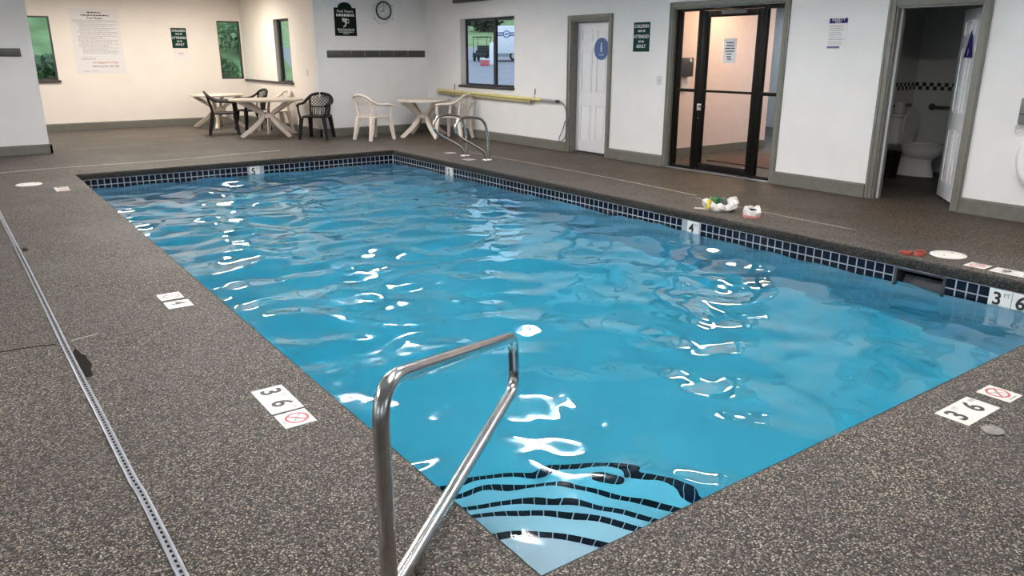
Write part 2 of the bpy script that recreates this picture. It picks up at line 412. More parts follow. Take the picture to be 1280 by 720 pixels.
for w, n, fn in ((wl, int(PL/TP), lambda k, z: (-.012, -.003, TP*(k+.5)-TS/2, TP*(k+.5)+TS/2, z-TS, z)), (wnr, int(PW/TP), lambda k, z: (TP*(k+.5)-TS/2, TP*(k+.5)+TS/2, -.012, -.003, z-TS, z))):
    g = G()
    for k in range(n):
        for z in TZ: g.box(*fn(k, z))
    tag(g.build('tile_rows', NAVY, w), kind='stuff')
# waterline depth markers
def wall_marker(parent, org, rdir, w, marks):
    m = frame_mtx(org, rdir, (0, 0, 1)); h = .152
    g = G().box(0, w-.003, -h, 0, 0, .010, ch=.002); me = g.mesh('depth_tile', WHITET); me.transform(m); o = put('depth_tile', me, parent)
    for s, x, y, sz, mt in marks: text('numeral', s, sz, mt, m @ Matrix.Translation((x, y, .0105)), o, sx_=1.0, bold=.0032 if sz > .06 else .0008)
for a, b, s in MK_R[:2]:
    wall_marker(wr, (WX0+.003, b, TZ[0]), (0, -1, 0), .157, [(s[0], .058, -.075, .135, BLACKP), ('FT', .122, -.038, .042, GREYP)])
wall_marker(wr, (WX0+.003, .742, TZ[0]), (0, -1, 0), .157, [('3', .058, -.075, .135, BLACKP), ('FT', .122, -.038, .042, GREYP)])
wall_marker(wr, (WX0+.003, .582, TZ[0]), (0, -1, 0), .157, [('6', .058, -.075, .135, BLACKP), ('IN', .122, -.038, .042, GREYP)])
wall_marker(wf, (MK_F[0], WY0+.003, TZ[0]), (1, 0, 0), .157, [('5', .055, -.075, .135, BLACKP), ('FT', .120, -.038, .042, GREYP)])
# skimmer mouth
sk = thing('skimmer', 'dark skimmer mouth in the tiled pool wall below the orange goggles', 'skimmer')
SKD = M('skimmer_dark_plastic', (.035, .04, .042), .5); SKW = M('skimmer_weir_plastic', (.05, .055, .06), .45)
g = G(); y0, y1, z0, z1 = SK
g.box(WX0+.02, WX0+.40, y0-.02, y0, z0-.02, z1+.015); g.box(WX0+.02, WX0+.40, y1, y1+.02, z0-.02, z1+.015); g.box(WX0+.02, WX0+.40, y0, y1, z0-.02, z0); g.box(WX0+.38, WX0+.40, y0, y1, z0, z1+.015)
g.box(WX0+.02, WX0+.38, y0, y1, z1, z1+.015)
g.build('throat', SKD, sk)
g = G()
for q in ((y0-.012, y0+.012, z0, z1+.008), (y1-.012, y1+.012, z0, z1+.008), (y0+.012, y1-.012, z1-.006, z1+.008)): g.box(WX0-.010, WX0+.26, *q)
g.build('faceplate', SKD, sk)
g = G().box(0, .012, y0+.02, y1-.02, 0, .13, ch=.003); wob = g.build('weir_flap', SKW, sk); wob.location = (WX0+.06, 0, z0+.02); wob.rotation_euler = (0, .5, 0)

# corner steps with tiled nosing
st = thing('pool_corner_steps', 'pale rounded corner steps under water with navy tile edges', 'steps')
STEPW = M('pale_step_plaster', (.62, .70, .80), .6, var=.03)
steps = [(.63, -.36), (.925, -.53), (1.155, -.70), (1.43, -.87), (1.69, -1.04)]
for R_, zt in steps:
    n = 28; P = [(-.005, -.005)]+[(R_*math.cos(PI/2*i/n), R_*math.sin(PI/2*i/n)) for i in range(n+1)]
    P[1] = (R_, -.005); P[-1] = (-.005, R_)
    G().prism([(x, y, -1.272) for x, y in P], (0, 0, zt+1.272)).build('step', STEPW, st)
    nt_ = max(4, int(round(PI/2*(R_-.02)/.058))); da = PI/2/nt_
    for i in range(nt_):
        a0, a1 = da*i+.0025/R_, da*(i+1)-.0025/R_; r0, r1 = R_-.038, R_+.002
        q = [(r*math.cos(a), r*math.sin(a), zt-.004) for r, a in ((r0, a0), (r1, a0), (r1, a1), (r0, a1))]
        G().prism(q, (0, 0, .008)).build('tile', NAVYS, st)
# water body: displaced top, closed volume
def water():
    nx, ny = 240, 500
    xs = np.linspace(-.015, WX0+.003, nx); ysn = np.linspace(-.015, WY0+.003, ny)
    Xg, Yg = np.meshgrid(xs, ysn, indexing='ij'); rng = np.random.RandomState(5); Z = np.zeros_like(Xg)
    for lam, amp, cnt in ((1.9, .0080, 5), (1.0, .0085, 8), (.58, .0062, 14), (.34, .0034, 16), (.19, .0007, 12)):
        for _ in range(cnt):
            th = rng.uniform(0, 2*PI); l = lam*rng.uniform(.75, 1.3); k = 2*PI/l; ph = rng.uniform(0, 2*PI)
            wob_ = .35*np.sin(Xg*rng.uniform(.5, 1.6)+rng.uniform(0, 6))+.35*np.sin(Yg*rng.uniform(.5, 1.6)+rng.uniform(0, 6))
            s = np.sin(k*(Xg*math.cos(th)+Yg*math.sin(th))+ph+wob_*2.2)
            Z += amp/math.sqrt(cnt)*(s-.25*s*s)
    calm = .88+.24*np.clip((Yg-1.0)/5.0, 0, 1)
    Z = WZ+Z*calm*1.0
    V = np.stack([Xg, Yg, Z], -1).reshape(-1, 3)
    idx = np.arange(nx*ny).reshape(nx, ny)
    F = np.stack([idx[:-1, :-1], idx[1:, :-1], idx[1:, 1:], idx[:-1, 1:]], -1).reshape(-1, 4).tolist()
    ring = list(idx[:, 0])+list(idx[-1, 1:])+list(idx[-2::-1, -1])+list(idx[0, -2:0:-1])
    k0 = nx*ny; V = np.vstack([V, [[V[i][0], V[i][1], -1.95] for i in ring]]); n = len(ring)
    for i in range(n): F.append([int(ring[(i+1) % n]), int(ring[i]), k0+i, k0+(i+1) % n])
    F.append([k0+i for i in range(n)])
    me = bpy.data.meshes.new('pool_water'); me.from_pydata(V.tolist(), [], F); me.update()
    bm = bmesh.new(); bm.from_mesh(me); bmesh.ops.recalc_face_normals(bm, faces=bm.faces[:]); bm.to_mesh(me); bm.free()
    me.shade_smooth(); me.set_sharp_from_angle(angle=math.radians(50)); me.materials.append(water_mat())
    return put('pool_water', me)
tag(water(), 'clear turquoise rippling water filling the pool', 'water', kind='stuff')

# ------------------------------------------------------------------ deck details
JOINT = M('pale_joint_filler', (.33, .31, .29), .7, var=.25, vscale=6)
JDARK = M('dark_open_joint', (.022, .020, .018), .95, spec=.05)
def strip(name, pts, w, mat, z=.0015):
    g = G(); pts = smooth_path(pts, 8); rnd = random.Random(len(pts)); vs_ = []
    for i, p in enumerate(pts):
        t = (pts[min(i+1, len(pts)-1)]-pts[max(i-1, 0)]).normalized(); n = Vector((-t.y, t.x, 0))*w/2*rnd.uniform(.7, 1.2)
        for q in (p+n, p-n): vs_ += [(q.x, q.y, z), (q.x, q.y, -.004)]
    m = len(pts); fs = [(0, 1, 3, 2), (4*m-4, 4*m-2, 4*m-1, 4*m-3)]
    for i in range(m-1):
        a, b = 4*i, 4*i+4; fs += [(a, a+2, b+2, b), (a, b, b+1, a+1), (a+2, a+3, b+3, b+2)]
    g.add(vs_, fs); return struct(g.build(name, mat))
strip('trim_2', [(5.70, 9.6, 0), (5.69, 8.1, 0), (5.70, 6.6, 0), (5.66, 5.2, 0), (5.60, 4.3, 0)], .022, JOINT)
strip('trim_2', [(5.47, 4.2, 0), (5.42, 3.4, 0), (5.40, 2.2, 0)], .014, JOINT)
strip('trim_2', [(-.9, 11.1, 0), (-.1, 11.2, 0), (1.2, 11.15, 0), (2.4, 11.28, 0), (3.2, 11.38, 0)], .05, JOINT)
strip('trim_2', [(-3.6, 3.35, 0), (-2.2, 3.27, 0), (-1.27, 3.23, 0), (-1.01, 3.185, 0)], .014, JDARK)
strip('trim_2', [(-.93, 3.2, 0), (-.78, 3.24, 0)], .012, JOINT)
# metal drain strip
ds = thing('drain_channel', 'narrow perforated galvanised drain strip across the deck', 'drain')
path = [Vector(p) for p in ((-.905, -5.1, 0), (-.93, .5, 0), (-.945, 1.4, 0), (-.954, 2.1, 0), (-.968, 3.0, 0), (-.988, 5, 0), (-1.02, 7.6, 0), (-1.07, 13.1, 0))]
sp_ = smooth_path(path, 10)
g = G(); sl = G(); Wd = .017
vs_ = []
for p in sp_:
    for dx, dz_ in ((-Wd, 0), (-Wd, .007), (-Wd+.004, .009), (-.006, .009), (-.0045, .006), (.0045, .006), (.006, .009), (Wd-.004, .009), (Wd, .007), (Wd, 0)): vs_.append((p.x+dx, p.y, p.z+dz_))
L = 10; fs = [(i*L+k, i*L+k+1, (i+1)*L+k+1, (i+1)*L+k) for i in range(len(sp_)-1) for k in range(L-1)]
g.add(vs_, fs); g.build('channel', ALU, ds, smooth=False)
y = -2.0
def px_at(y):
    for a, b in zip(sp_, sp_[1:]):
        if a.y <= y <= b.y: return a.x+(b.x-a.x)*(y-a.y)/(b.y-a.y)
    return -1
while y < 6:
    x = px_at(y); sl.box(x-.0040, x+.0040, y, y+.016, .004, .0068); y += .032
tag(sl.build('drain_slots', JDARK, ds), kind='stuff')
# chipped hollow beside the strip
def blob_plate(name, cx, cy, rx, ry, mat, z=.0016, seed=1, n=22, amp=.3):
    rnd = random.Random(seed); rr = [1+amp*rnd.uniform(-1, 1) for _ in range(n)]
    P = [(cx+rx*rr[i]*math.cos(2*PI*i/n), cy+ry*rr[i]*math.sin(2*PI*i/n), -.004) for i in range(n)]
    return G().prism(P, (0, 0, z+.004)).build(name, mat)
struct(blob_plate('trim_3', -.922, 2.80, .035, .20, JDARK, seed=4), 'dark chipped hollow beside the drain strip')
struct(blob_plate('trim_3', -.95, 5.85, .02, .07, JDARK, seed=9), 'small dark chip beside the drain strip')
# deck depth markers, flush tiles
def deck_tile(label, org, rdir, udir, w, h, marks, split=False, group=None, nodive=False, rim=True):
    t = thing('depth_marker_tile' if not nodive else 'no_diving_tile', label, 'floor tile', org, 0, group)
    m = frame_mtx((0, 0, 0), rdir, udir)
    def mk(nm, mat, x0, x1, y0, y1, z1, ch=.001, par=t):
        me = G().box(x0, x1, y0, y1, -.004, z1, ch=ch).mesh(nm, mat); me.transform(m); return put(nm, me, par)
    if split:
        tl = [mk('tile', WHITET, 0, w/2-.001, 0, h, .003), mk('tile', WHITET, w/2+.001, w, 0, h, .003)]
    else: tl = [mk('tile', WHITET, 0, w, 0, h, .003)]
    for s, x, y, sz, mt, b in marks: text('numeral', s, sz, mt, m @ Matrix.Translation((x, y, .0034)), tl[-1] if x > w/2 else tl[0], bold=b, depth=.0003)
    if nodive:
        g = G().torus((w/2, h*.55, .0034), .048, .006, 'z', 28, 4); a = math.radians(45)
        for v in g.v: pass
        g.prism([(w/2+math.cos(a)*.046-.003, h*.55+math.sin(a)*.046+.003, .003), (w/2+math.cos(a)*.046+.003, h*.55+math.sin(a)*.046-.003, .003), (w/2-math.cos(a)*.046+.003, h*.55-math.sin(a)*.046-.003, .003), (w/2-math.cos(a)*.046-.003, h*.55-math.sin(a)*.046+.003, .003)], (0, 0, .001))
        g.v = [(x, y_, min(max(z, .0028), .0042)) for x, y_, z in g.v]
        me = g.mesh('prohibition_ring', REDP); me.transform(m); put('prohibition_ring', me, tl[0])
        d = G(); d.tube([(w/2-.022, h*.55+.014, .0034), (w/2+.004, h*.55-.004, .0034), (w/2+.024, h*.55-.016, .0034)], .0035, 5); d.torus((w/2-.028, h*.55+.020, .0034), .003, .0028, 'z', 10, 4)
        for i in range(3): d.tube([(w/2-.02+.02*i-.008, h*.55-.026, .0032), (w/2-.02+.02*i+.008, h*.55-.03, .0032)], .0015, 4)
        d.v = [(x, y_, min(max(z, .0028), .0040)) for x, y_, z in d.v]
        me = d.mesh('diver_figure', GREYP); me.transform(m); put('diver_figure', me, tl[0])
        text('caption', 'NO DIVING', .014, GREYP, m @ Matrix.Translation((w/2, h*.10, .0034)), tl[0], depth=.0003)
    return t
S = .152
FI = lambda a, fb: [(a[0], .058, .076, .135, BLACKP, .0032), ('FT', .125, .118, .034, GREYP, 0), (a[1], S+.058, .076, .135, BLACKP, .0032), ('IN', S+.125, .118, .034, GREYP, 0)]
# left side: read from the water, text right = -Y, up = +X ... seen from the deck
deck_tile('cream 3 FT 6 IN depth marker beside the stair handrail', (-.318, 1.895, 0), (0, -1, 0), (1, 0, 0), 2*S, S, FI(('3', '6'), 0), True)
deck_tile('no diving tile beside the 3 FT 6 IN marker near the handrail', (-.316, 1.572, 0), (0, -1, 0), (1, 0, 0), S, S*.95, [], nodive=True)
deck_tile('cream 4 FT depth marker on the deck beside the drain strip side', (-.340, 3.625, 0), (0, -1, 0), (1, 0, 0), S, S, [('4', .058, .076, .135, BLACKP, .0032), ('FT', .125, .118, .034, GREYP, 0)])
deck_tile('no diving tile next to the 4 FT marker on the deck', (-.340, 3.835, 0), (0, -1, 0), (1, 0, 0), S, S*.95, [], nodive=True)
deck_tile('5 FT depth marker on the deck next to the round skimmer lid', (-.38, 9.28, 0), (0, -1, 0), (1, 0, 0), S, S, [('5', .058, .076, .135, BLACKP, .0032), ('FT', .125, .118, .034, GREYP, 0)])
deck_tile('no diving tile on the deck next to the round skimmer lid', (-.38, 9.10, 0), (0, -1, 0), (1, 0, 0), S, S*.95, [], nodive=True)
# near side: text right = +X, up = +Y
deck_tile('cream 3 FT 6 IN depth marker beside the small round cover', (2.145, -.312, 0), (1, 0, 0), (0, 1, 0), 2*S, S, FI(('3', '6'), 0), True)
deck_tile('no diving tile beside the 3 FT 6 IN marker and round cover', (2.545, -.312, 0), (1, 0, 0), (0, 1, 0), S*.9, S, [], nodive=True)
# right side: text right = +Y, up = -X
deck_tile('no diving tile beside the white skimmer lid on the pool rim', (5.07, .86, 0), (0, 1, 0), (-1, 0, 0), S, S*.95, [], nodive=True)
deck_tile('3 FT 6 IN deck marker on the rim above the wall marker', (5.07, .52, 0), (0, 1, 0), (-1, 0, 0), 2*S, S, FI(('3', '6'), 0), True)
deck_tile('5 FT deck marker beside the pool ladder rails', (5.24, 8.42, 0), (0, 1, 0), (-1, 0, 0), S, S, [('5', .058, .076, .135, BLACKP, .0032), ('FT', .125, .118, .034, GREYP, 0)])
deck_tile('no diving tile beside the pool ladder rails', (5.44, 9.30, 0), (0, 1, 0), (-1, 0, 0), S, S, [], nodive=True)
# round lids
def lid(label, x, y, r, mat, nm='round_access_cover', holes=True):
    t = thing(nm, label, 'lid', (x, y, 0))
    G().loft([(0, 0, -.004, r, r), (0, 0, .005, r, r), (0, 0, .008, r-.006, r-.006), (0, 0, .0085, .01, .01)], 40).build('disc', mat, t, True)
    g = G().torus((0, 0, .0068), r*.8, .0022, 'z', 40, 5); g.build('rim_groove', GREYP if nm == 'deck_cover' else M('lid_ring', (.58, .56, .52), .5), t, True)
    [G().loft([(s*r*.5, 0, .005, .012, .012), (s*r*.5, 0, .0092, .010, .010)], 10).build('lid_grip', M('lid_hole', (.2, .19, .18), .6), t) for s in (-1, 1)]
LIDM = M('off_white_lid', (.70, .67, .61), .4, var=.06)
lid('white round skimmer lid on the deck beside the orange goggles', 5.145, 1.232, .135, LIDM)
lid('white round skimmer lid on the deck beside the 5 FT marker', -.60, 9.72, .145, LIDM)
lid('small weathered round cover set in the deck beside the 3 FT 6 IN marker', 2.18, -.395, .045, M('weathered_cover', (.22, .20, .18), .6, var=.2, vscale=40), 'deck_cover')

# ------------------------------------------------------------------ rails
def plane_pt(u, v, P, d):      # pixel ray met with the vertical plane through P along d
    n = Vector((-d.y, d.x, 0)); r_ = ray(u, v); return CAM + r_*((P-CAM).dot(n)/r_.dot(n))
P0 = Vector((-.478, .10, 0)); T0 = Vector((.51, .885, 0)); dd = (T0-P0).normalized()
hr = thing('stair_handrail', 'polished steel stair handrail at the pool corner steps', 'handrail', P0)
W2 = lambda u, v: plane_pt(u, v, P0, dd) - P0
top0, tip, low, back = W2(496, 463), W2(641, 421), W2(643.5, 483), W2(488, 741)
top0.x = top0.y = 0.0
pts = [(0, 0, -.02), (0, 0, top0.z+.015), tip, low, back]
vis = round_path(pts, [.14, .07, .10], 9)
G().tube(vis, .0245, 20).build('rail_tube', STEEL, hr, True)
br_ = Vector(low).lerp(Vector(back), .84)
G().tube([(br_.x, br_.y, -.02), (br_.x, br_.y, br_.z-.005)], .0225, 18).build('support_post', STEEL, hr, True)
G().tube([Vector(back), Vector(back).lerp(Vector((0, 0, back.z-.03)), 1.0)], .0235, 16).build('weld_joint', STEEL, hr, True)
for x, y in ((0, 0),): G().loft([(x, y, 0, .055, .055), (x, y, .012, .052, .052), (x, y, .020, .034, .034), (x, y, .024, .027, .027)], 24).build('escutcheon', STEEL, hr, True)
def ladder_rail(label, y0):
    t = thing('ladder_rail', label, 'ladder rail', (5.41, y0, 0), 0, 'ladder rails')
    pts = [(0.0, 0, -.02), (-.03, 0, .40), (-.11, 0, .60), (-.30, 0, .655), (-.52, 0, .635), (-.605, 0, .50), (-.52, 0, .37), (-.28, 0, .235), (-.10, 0, .12), (-.07, 0, -.02)]
    G().tube(smooth_path(pts, 7), .022, 14).build('rail_tube', STEEL, t, True)
    for x in (0, -.07): G().loft([(x, 0, 0, .05, .05), (x, 0, .012, .046, .046), (x, 0, .018, .026, .026)], 18).build('escutcheon', STEEL, t, True)
    return t
ladder_rail('looped steel ladder rail nearer the white table', 8.93)
ladder_rail('looped steel ladder rail nearer the closed white door', 8.30)

# ------------------------------------------------------------------ right wall: window
w1 = sroot('window_1', 'dark framed sliding window onto the parking lot')
fx0, fx1 = XW+.122, XW+.158; y0, y1, z0, z1 = RH[0]
g = G(); g.box(fx0, fx1, y0, y0+.035, z0, z1); g.box(fx0, fx1, y1-.04, y1, z0, z1); g.box(fx0, fx1, y0+.035, y1-.06, z0, z0+.03); g.box(fx0, fx1, y0+.035, y1-.06, z1-.04, z1)
g.build('window_frame', WINF, w1); box('mullion', WINF, fx0-.01, fx1, 10.66, 10.735, z0+.03, z1-.04, parent=w1)
box('pane', GLASS, fx0+.02, fx0+.026, y0+.035, 10.66, z0+.03, z1-.04, parent=w1); box('pane', GLASS, fx0+.03, fx0+.036, 10.735, y1-.06, z0+.03, z1-.04, parent=w1)
box('window_sill', DARKW, XW-.03, XW+.122, y0-.01, y1+.05, z0-.045, z0, parent=w1, ch=.006)
struct(box('trim_4', DARKW, XW-.10, XW, 9.92, 11.82, 2.495, 2.62, ch=.01), 'dark valance board above the sliding window')
def poster_window(nm, x0, x1, z0, z1, label, sill=True):
    r = sroot(nm, label); g = G(); a, b = YP+.04, YP+.09
    g.box(x0, x0+.02, a, b, z0, z1); g.box(x1-.03, x1, YP-.004, b, z0, z1); g.box(x0+.02, x1-.03, a, b, z0, z0+.04); g.box(x0+.02, x1-.03, YP-.003, b, z1-.03, z1)
    g.build('window_frame', WINF, r); box('pane', GGLASS, x0+.02, x1-.03, YP+.06, YP+.066, z0+.04, z1-.03, parent=r)
    if sill: box('window_sill', DARKW, x0-.03, x1+.04, YP-.05, YP+.04, z0-.045, z0, parent=r, ch=.004)
poster_window('window_2', -.25, .74, 1.04, 2.31, 'tall dark framed window behind the partition')
poster_window('window_3', 4.09, 4.60, 1.0, 2.29, 'tall dark framed window in the cream corner', False)
w4 = sroot('window_4', 'tall narrow window in the cream jog wall')
g = G(); a, b = XJ+.09, XJ+.14
g.box(a, b, 14.38, 14.42, 1.0, 2.26); g.box(a-.02, b, 15.2, 15.28, 1.0, 2.26); g.box(a, b, 14.42, 15.2, 1.0, 1.03); g.box(a, b, 14.42, 15.2, 2.22, 2.26)
g.build('window_frame', WINF, w4); box('pane', GGLASS, a+.02, a+.026, 14.42, 15.2, 1.03, 2.22, parent=w4)
box('window_sill', DARKW, XJ-.04, XJ+.09, 14.33, 17.44, .955, 1.0, parent=w4, ch=.004)

# ------------------------------------------------------------------ casings and doors
def casing(parent, y0, y1, zt, w=CAS, t=.022, depth=.16):
    for (a, b, c, d) in ((y0-w, y0, 0, zt+w), (y1, y1+w, 0, zt+w), (y0, y1, zt, zt+w)):
        g = G().box(XW-t, XW+.001, a, b, c, d, ch=.004)
        if d-c > .5 and b-a < .5: g.box(XW-t-.008, XW-t+.002, a+.015 if a < y0 else b-.035, a+.035 if a < y0 else b-.015, c, d-.03)
        g.build('casing', TRIMG, parent, True)
    for (a, b, c, d) in ((y0, y0+.018, 0, zt), (y1-.018, y1, 0, zt), (y0+.018, y1-.018, zt-.018, zt)): box('jamb', TRIMG, XW, XW+depth, a, b, c, d, parent=parent)
def six_panel(parent, w, h, t=.04):
    """slab with its hinge edge on local (0,0), running along +u; built in local x = thickness, y = width"""
    g = G().box(0, t, 0, w, 0, h, ch=.002); g.build('door_slab', WDOOR, parent, True)
    st_, mid = .115, .10; pw = (w-2*st_-mid)/2
    for (z0, z1) in ((h*.085, h*.375), (h*.465, h*.805), (h*.86, h*.945)):
        for k in (0, 1):
            a = st_+k*(pw+mid)
            for s in (0, 1):
                x = -.001 if s == 0 else t+.001; d = -1 if s == 0 else 1
                gg = G()
                # moulded rim and raised field
                for q0, q1, r0, r1 in ((a, a+pw, z0, z0+.018), (a, a+pw, z1-.018, z1), (a, a+.018, z0+.018, z1-.018), (a+pw-.014, a+pw, z0+.018, z1-.018)):
                    gg.box(min(x, x+d*.011), max(x, x+d*.011), q0, q1, r0, r1)
                gg.box(min(x, x+d*.007), max(x, x+d*.007), a+.045, a+pw-.045, z0+.045, z1-.045, ch=.0035)
                gg.build('panel', WDOOR, parent, True)
d1 = sroot('door_1', 'white six panel door with a round blue sign'); casing(d1, RH[1][0], RH[1][1], RH[1][3])
dd1 = bpy.data.objects.new('door_leaf', None); COL.objects.link(dd1); dd1.parent = d1; dd1.location = (XW+.115, RH[1][0]+.02, .028)
six_panel(dd1, RH[1][1]-RH[1][0]-.04, 2.012)
dk = M('dark_backing', (.05, .05, .05), .8)  # plain dark colour for the sheet behind the closed door
struct(box('wall_backing', dk, XW+.30, XW+.34, 7.2, 8.6, -.05, 2.3))
sgn = thing('round_restroom_sign', 'blue round WOMEN restroom sign on the closed white door', 'sign', (XW+.105, 7.745, 1.64))
G().prism([(0, .165*math.cos(2*PI*i/48), .165*math.sin(2*PI*i/48)) for i in range(48)], (-.006, 0, 0)).build('disc', BLUE, sgn)
mS = frame_mtx((-.0066, 0, 0), (0, -1, 0), (0, 0, 1))
g = G(); pr = [(0, .095), (.012, .09), (.012, .075), (.006, .068), (.013, .06), (.013, .03), (.022, -.01), (.010, -.012), (.008, -.05), (0, -.055)]
poly = [(-x, z) for x, z in pr]+[(x, z) for x, z in pr[::-1][1:-1]]
me = G().prism([(x, z, 0) for x, z in poly], (0, 0, .001)).mesh('figure', SIGNW); me.transform(mS); put('figure', me, sgn)
text('lettering', 'WOMEN', .032, SIGNW, mS @ Matrix.Translation((0, -.09, 0)), sgn)

# glass entrance door with sidelights
d2 = sroot('door_2', 'black framed glass door with sidelights'); casing(d2, RH[2][0], RH[2][1], RH[2][3], w=.075)
fa, fb = XW+.045, XW+.105
def bar(nm, y0, y1, z0, z1, x0=fa, x1=fb, parent=d2, mat=BLACKF): return box(nm, mat, x0, x1, y0, y1, z0, z1, parent=parent, ch=.003)
ya, yb = RH[2][0]+.018, RH[2][1]-.018
bar('frame_post', ya, ya+.035, .0, 2.145); bar('frame_post', yb-.075, yb, .0, 2.145); bar('frame_post', 4.67, 4.725, 0, 2.145); bar('frame_post', 5.70, 5.765, 0, 2.145)
bar('head_rail', ya+.035, 4.67, 2.10, 2.147); bar('head_rail', 4.725, 5.70, 2.115, 2.147); bar('head_rail', 5.765, yb-.075, 2.115, 2.147)
bar('bottom_rail', ya+.035, 4.67, 0, .05); bar('bottom_rail', 5.765, yb-.075, 0, .05)
bar('middle_rail', ya+.035, 4.67, 1.06, 1.105); bar('middle_rail', 5.765, yb-.075, 1.065, 1.105)
box('pane', GLASS, fa+.025, fa+.031, ya+.035, 4.67, .05, 2.10, parent=d2); box('pane', GLASS, fa+.025, fa+.031, 5.765, yb-.075, .05, 2.115, parent=d2)
lf = bpy.data.objects.new('door_leaf', None); COL.objects.link(lf); lf.parent = d2
bar('stile', 4.73, 4.815, .02, 2.11, parent=lf); bar('stile', 5.60, 5.695, .02, 2.11, parent=lf); bar('rail', 4.815, 5.60, 2.03, 2.11, parent=lf); bar('rail', 4.815, 5.60, .02, .115, parent=lf); bar('rail', 4.815, 5.60, 1.07, 1.10, parent=lf)
box('pane', GLASS, fa+.025, fa+.031, 4.815, 5.60, .115, 2.03, parent=lf)
box('lock_plate', M('satin_plate', (.55, .55, .56), .35, .3), fa-.006, fa, 5.622, 5.692, .825, .915, parent=lf, ch=.002)
G().tube(round_path([(fa-.004, 5.64, .885), (fa-.05, 5.63, .885), (fa-.055, 5.50, .878)], .02), .009, 10).build('lever_handle', M('dark_bronze', (.05, .045, .04), .3, .8), lf, True)
G().loft([(0, 0, 0, .014, .014), (0, 0, .008, .012, .012)], 14).build('lock_cylinder', STEEL, lf).matrix_local = frame_mtx((fa, 5.655, .72), (0, 1, 0), (0, 0, 1)) @ Matrix.Rotation(PI, 4, 'X')
g = G().box(fa-.05, fa, 4.95, 5.35, 2.055, 2.10, ch=.006); g.tube([(fa-.03, 5.0, 2.10), (fa-.09, 5.28, 2.13), (fa-.03, 5.50, 2.145)], .008, 8); g.build('door_closer', M('closer_grey', (.10, .10, .10), .4), lf, True)
box('threshold', ALU, XW-.01, XW+.14, ya, yb, -.001, .012, parent=d2, ch=.003)
dsn = thing('door_notice', 'white notice taped to the glass of the black framed door', 'notice', (fa+.02, 5.225, 1.605))
dpap = box('paper', PAPER, 0, .002, -.105, .105, -.152, .152, parent=dsn)
for i, (w, z) in enumerate(((.115, .10), (.13, .065), (.15, .03), (.135, -.005), (.10, -.04), (.075, -.075), (.06, -.105))):
    g = G(); x = -w/2; rnd = random.Random(i)
    while x < w/2-.008:
        l = min(rnd.uniform(.012, .035), w/2-x); g.box(-.0012, 0, -x-l, -x, z-.008, z+.008); x += l+.006
    tag(g.build('print_line', BLACKP, dpap), kind='stuff')

# restroom with open door
d3 = sroot('door_3', 'grey cased doorway with a white six panel door standing open'); casing(d3, RH[3][0], RH[3][1], RH[3][3])
box('door_stop', WDOOR, XW+.06, XW+.085, RH[3][1]-.032, RH[3][1]-.018, 0, RH[3][3]-.018, parent=d3)
lf3 = bpy.data.objects.new('door_leaf', None); COL.objects.link(lf3); lf3.parent = d3
lf3.location = (XW+.165, RH[3][0]+.025, .02); lf3.rotation_euler = (0, 0, math.radians(-50))
six_panel(lf3, .80, 2.0)
for s in (-1, 1):
    g = G(); xk = -.001 if s < 0 else .041
    g.tube([(xk, .735, .95), (xk+s*.02, .735, .95), (xk+s*.045, .735, .95)], .010, 10); g.tube([(xk+s*.045, .745, .95), (xk+s*.045, .64, .945)], .009, 10); g.build('lever_handle', STEEL, lf3, True)
G().prism([(-.020, .40+.16*math.cos(a), 1.60+.18*math.sin(a)) for a in (PI/2, PI/2+2*PI/3, PI/2+4*PI/3)], (.008, 0, 0)).build('triangle_sign', NAVYP, lf3)
mT = Matrix.Translation((-.0205, .40, 1.60)) @ frame_mtx((0, 0, 0), (0, -1, 0), (0, 0, 1))
me = G().prism([(x*.42, z*.40-.045, 0) for x, z in ((-.025, -.07), (-.012, -.07), (-.012, 0), (-.03, .02), (-.02, .06), (-.01, .07), (-.012, .11), (.012, .11), (.01, .07), (.02, .06), (.03, .02), (.012, 0), (.012, -.07), (.025, -.07))], (0, 0, .001)).mesh('figure', SIGNW); me.transform(mT); put('figure', me, lf3)
RB = (XW+.16, 9.72, 1.30, 4.08)
BW = M('restroom_wall', (.60, .61, .60), .6, var=.02); BF = aggregate('restroom_floor', (.9, .8, .68), .6)
struct(box('floor_restroom', BF, XW+.14, RB[1]+.1, RB[2], RB[3], -.06, -.002))
bwall = struct(box('wall_restroom_back', BW, RB[1], RB[1]+.08, RB[2], RB[3], -.06, 2.5)); bwl = struct(box('wall_restroom_left', BW, RB[0], RB[1], RB[3], RB[3]+.08, -.06, 2.5))
struct(box('wall_restroom_right', BW, RB[0], RB[1], RB[2]-.08, RB[2], -.06, 2.5)); struct(box('ceiling_restroom', CEIL, RB[0], RB[1]+.08, RB[2]-.08, RB[3]+.08, 2.5, 2.56))
zc = on_x(1165, 108, RB[1]).z
ck = .05; g = G(); k = 0; y = RB[3]
while y > RB[2]+ck:
    for r_ in (0, 1):
        if (k+r_) % 2 == 0: g.box(RB[1]-.004, RB[1], y-ck, y, zc+(-r_)*ck, zc+(1-r_)*ck)
    y -= ck; k += 1
tag(g.build('checker_tiles', BLACKP, bwall), kind='stuff')
g = G(); x = RB[1]; k = 1
while x > RB[0]+ck:
    for r_ in (0, 1):
        if (k+r_) % 2 == 0: g.box(x-ck, x, RB[3]-.004, RB[3], zc+(-r_)*ck, zc+(1-r_)*ck)
    x -= ck; k += 1
tag(g.build('checker_tiles', BLACKP, bwl), kind='stuff')
zg = on_x(1175, 134, RB[1]).z; yg = on_x(1165, 134, RB[1]).y
gbm = M('grab_bar_steel', (.10, .10, .10), .3, .7)
gbar = thing('grab_bar', 'dark horizontal grab bar on the restroom back wall', 'grab bar', (RB[1], yg, zg))
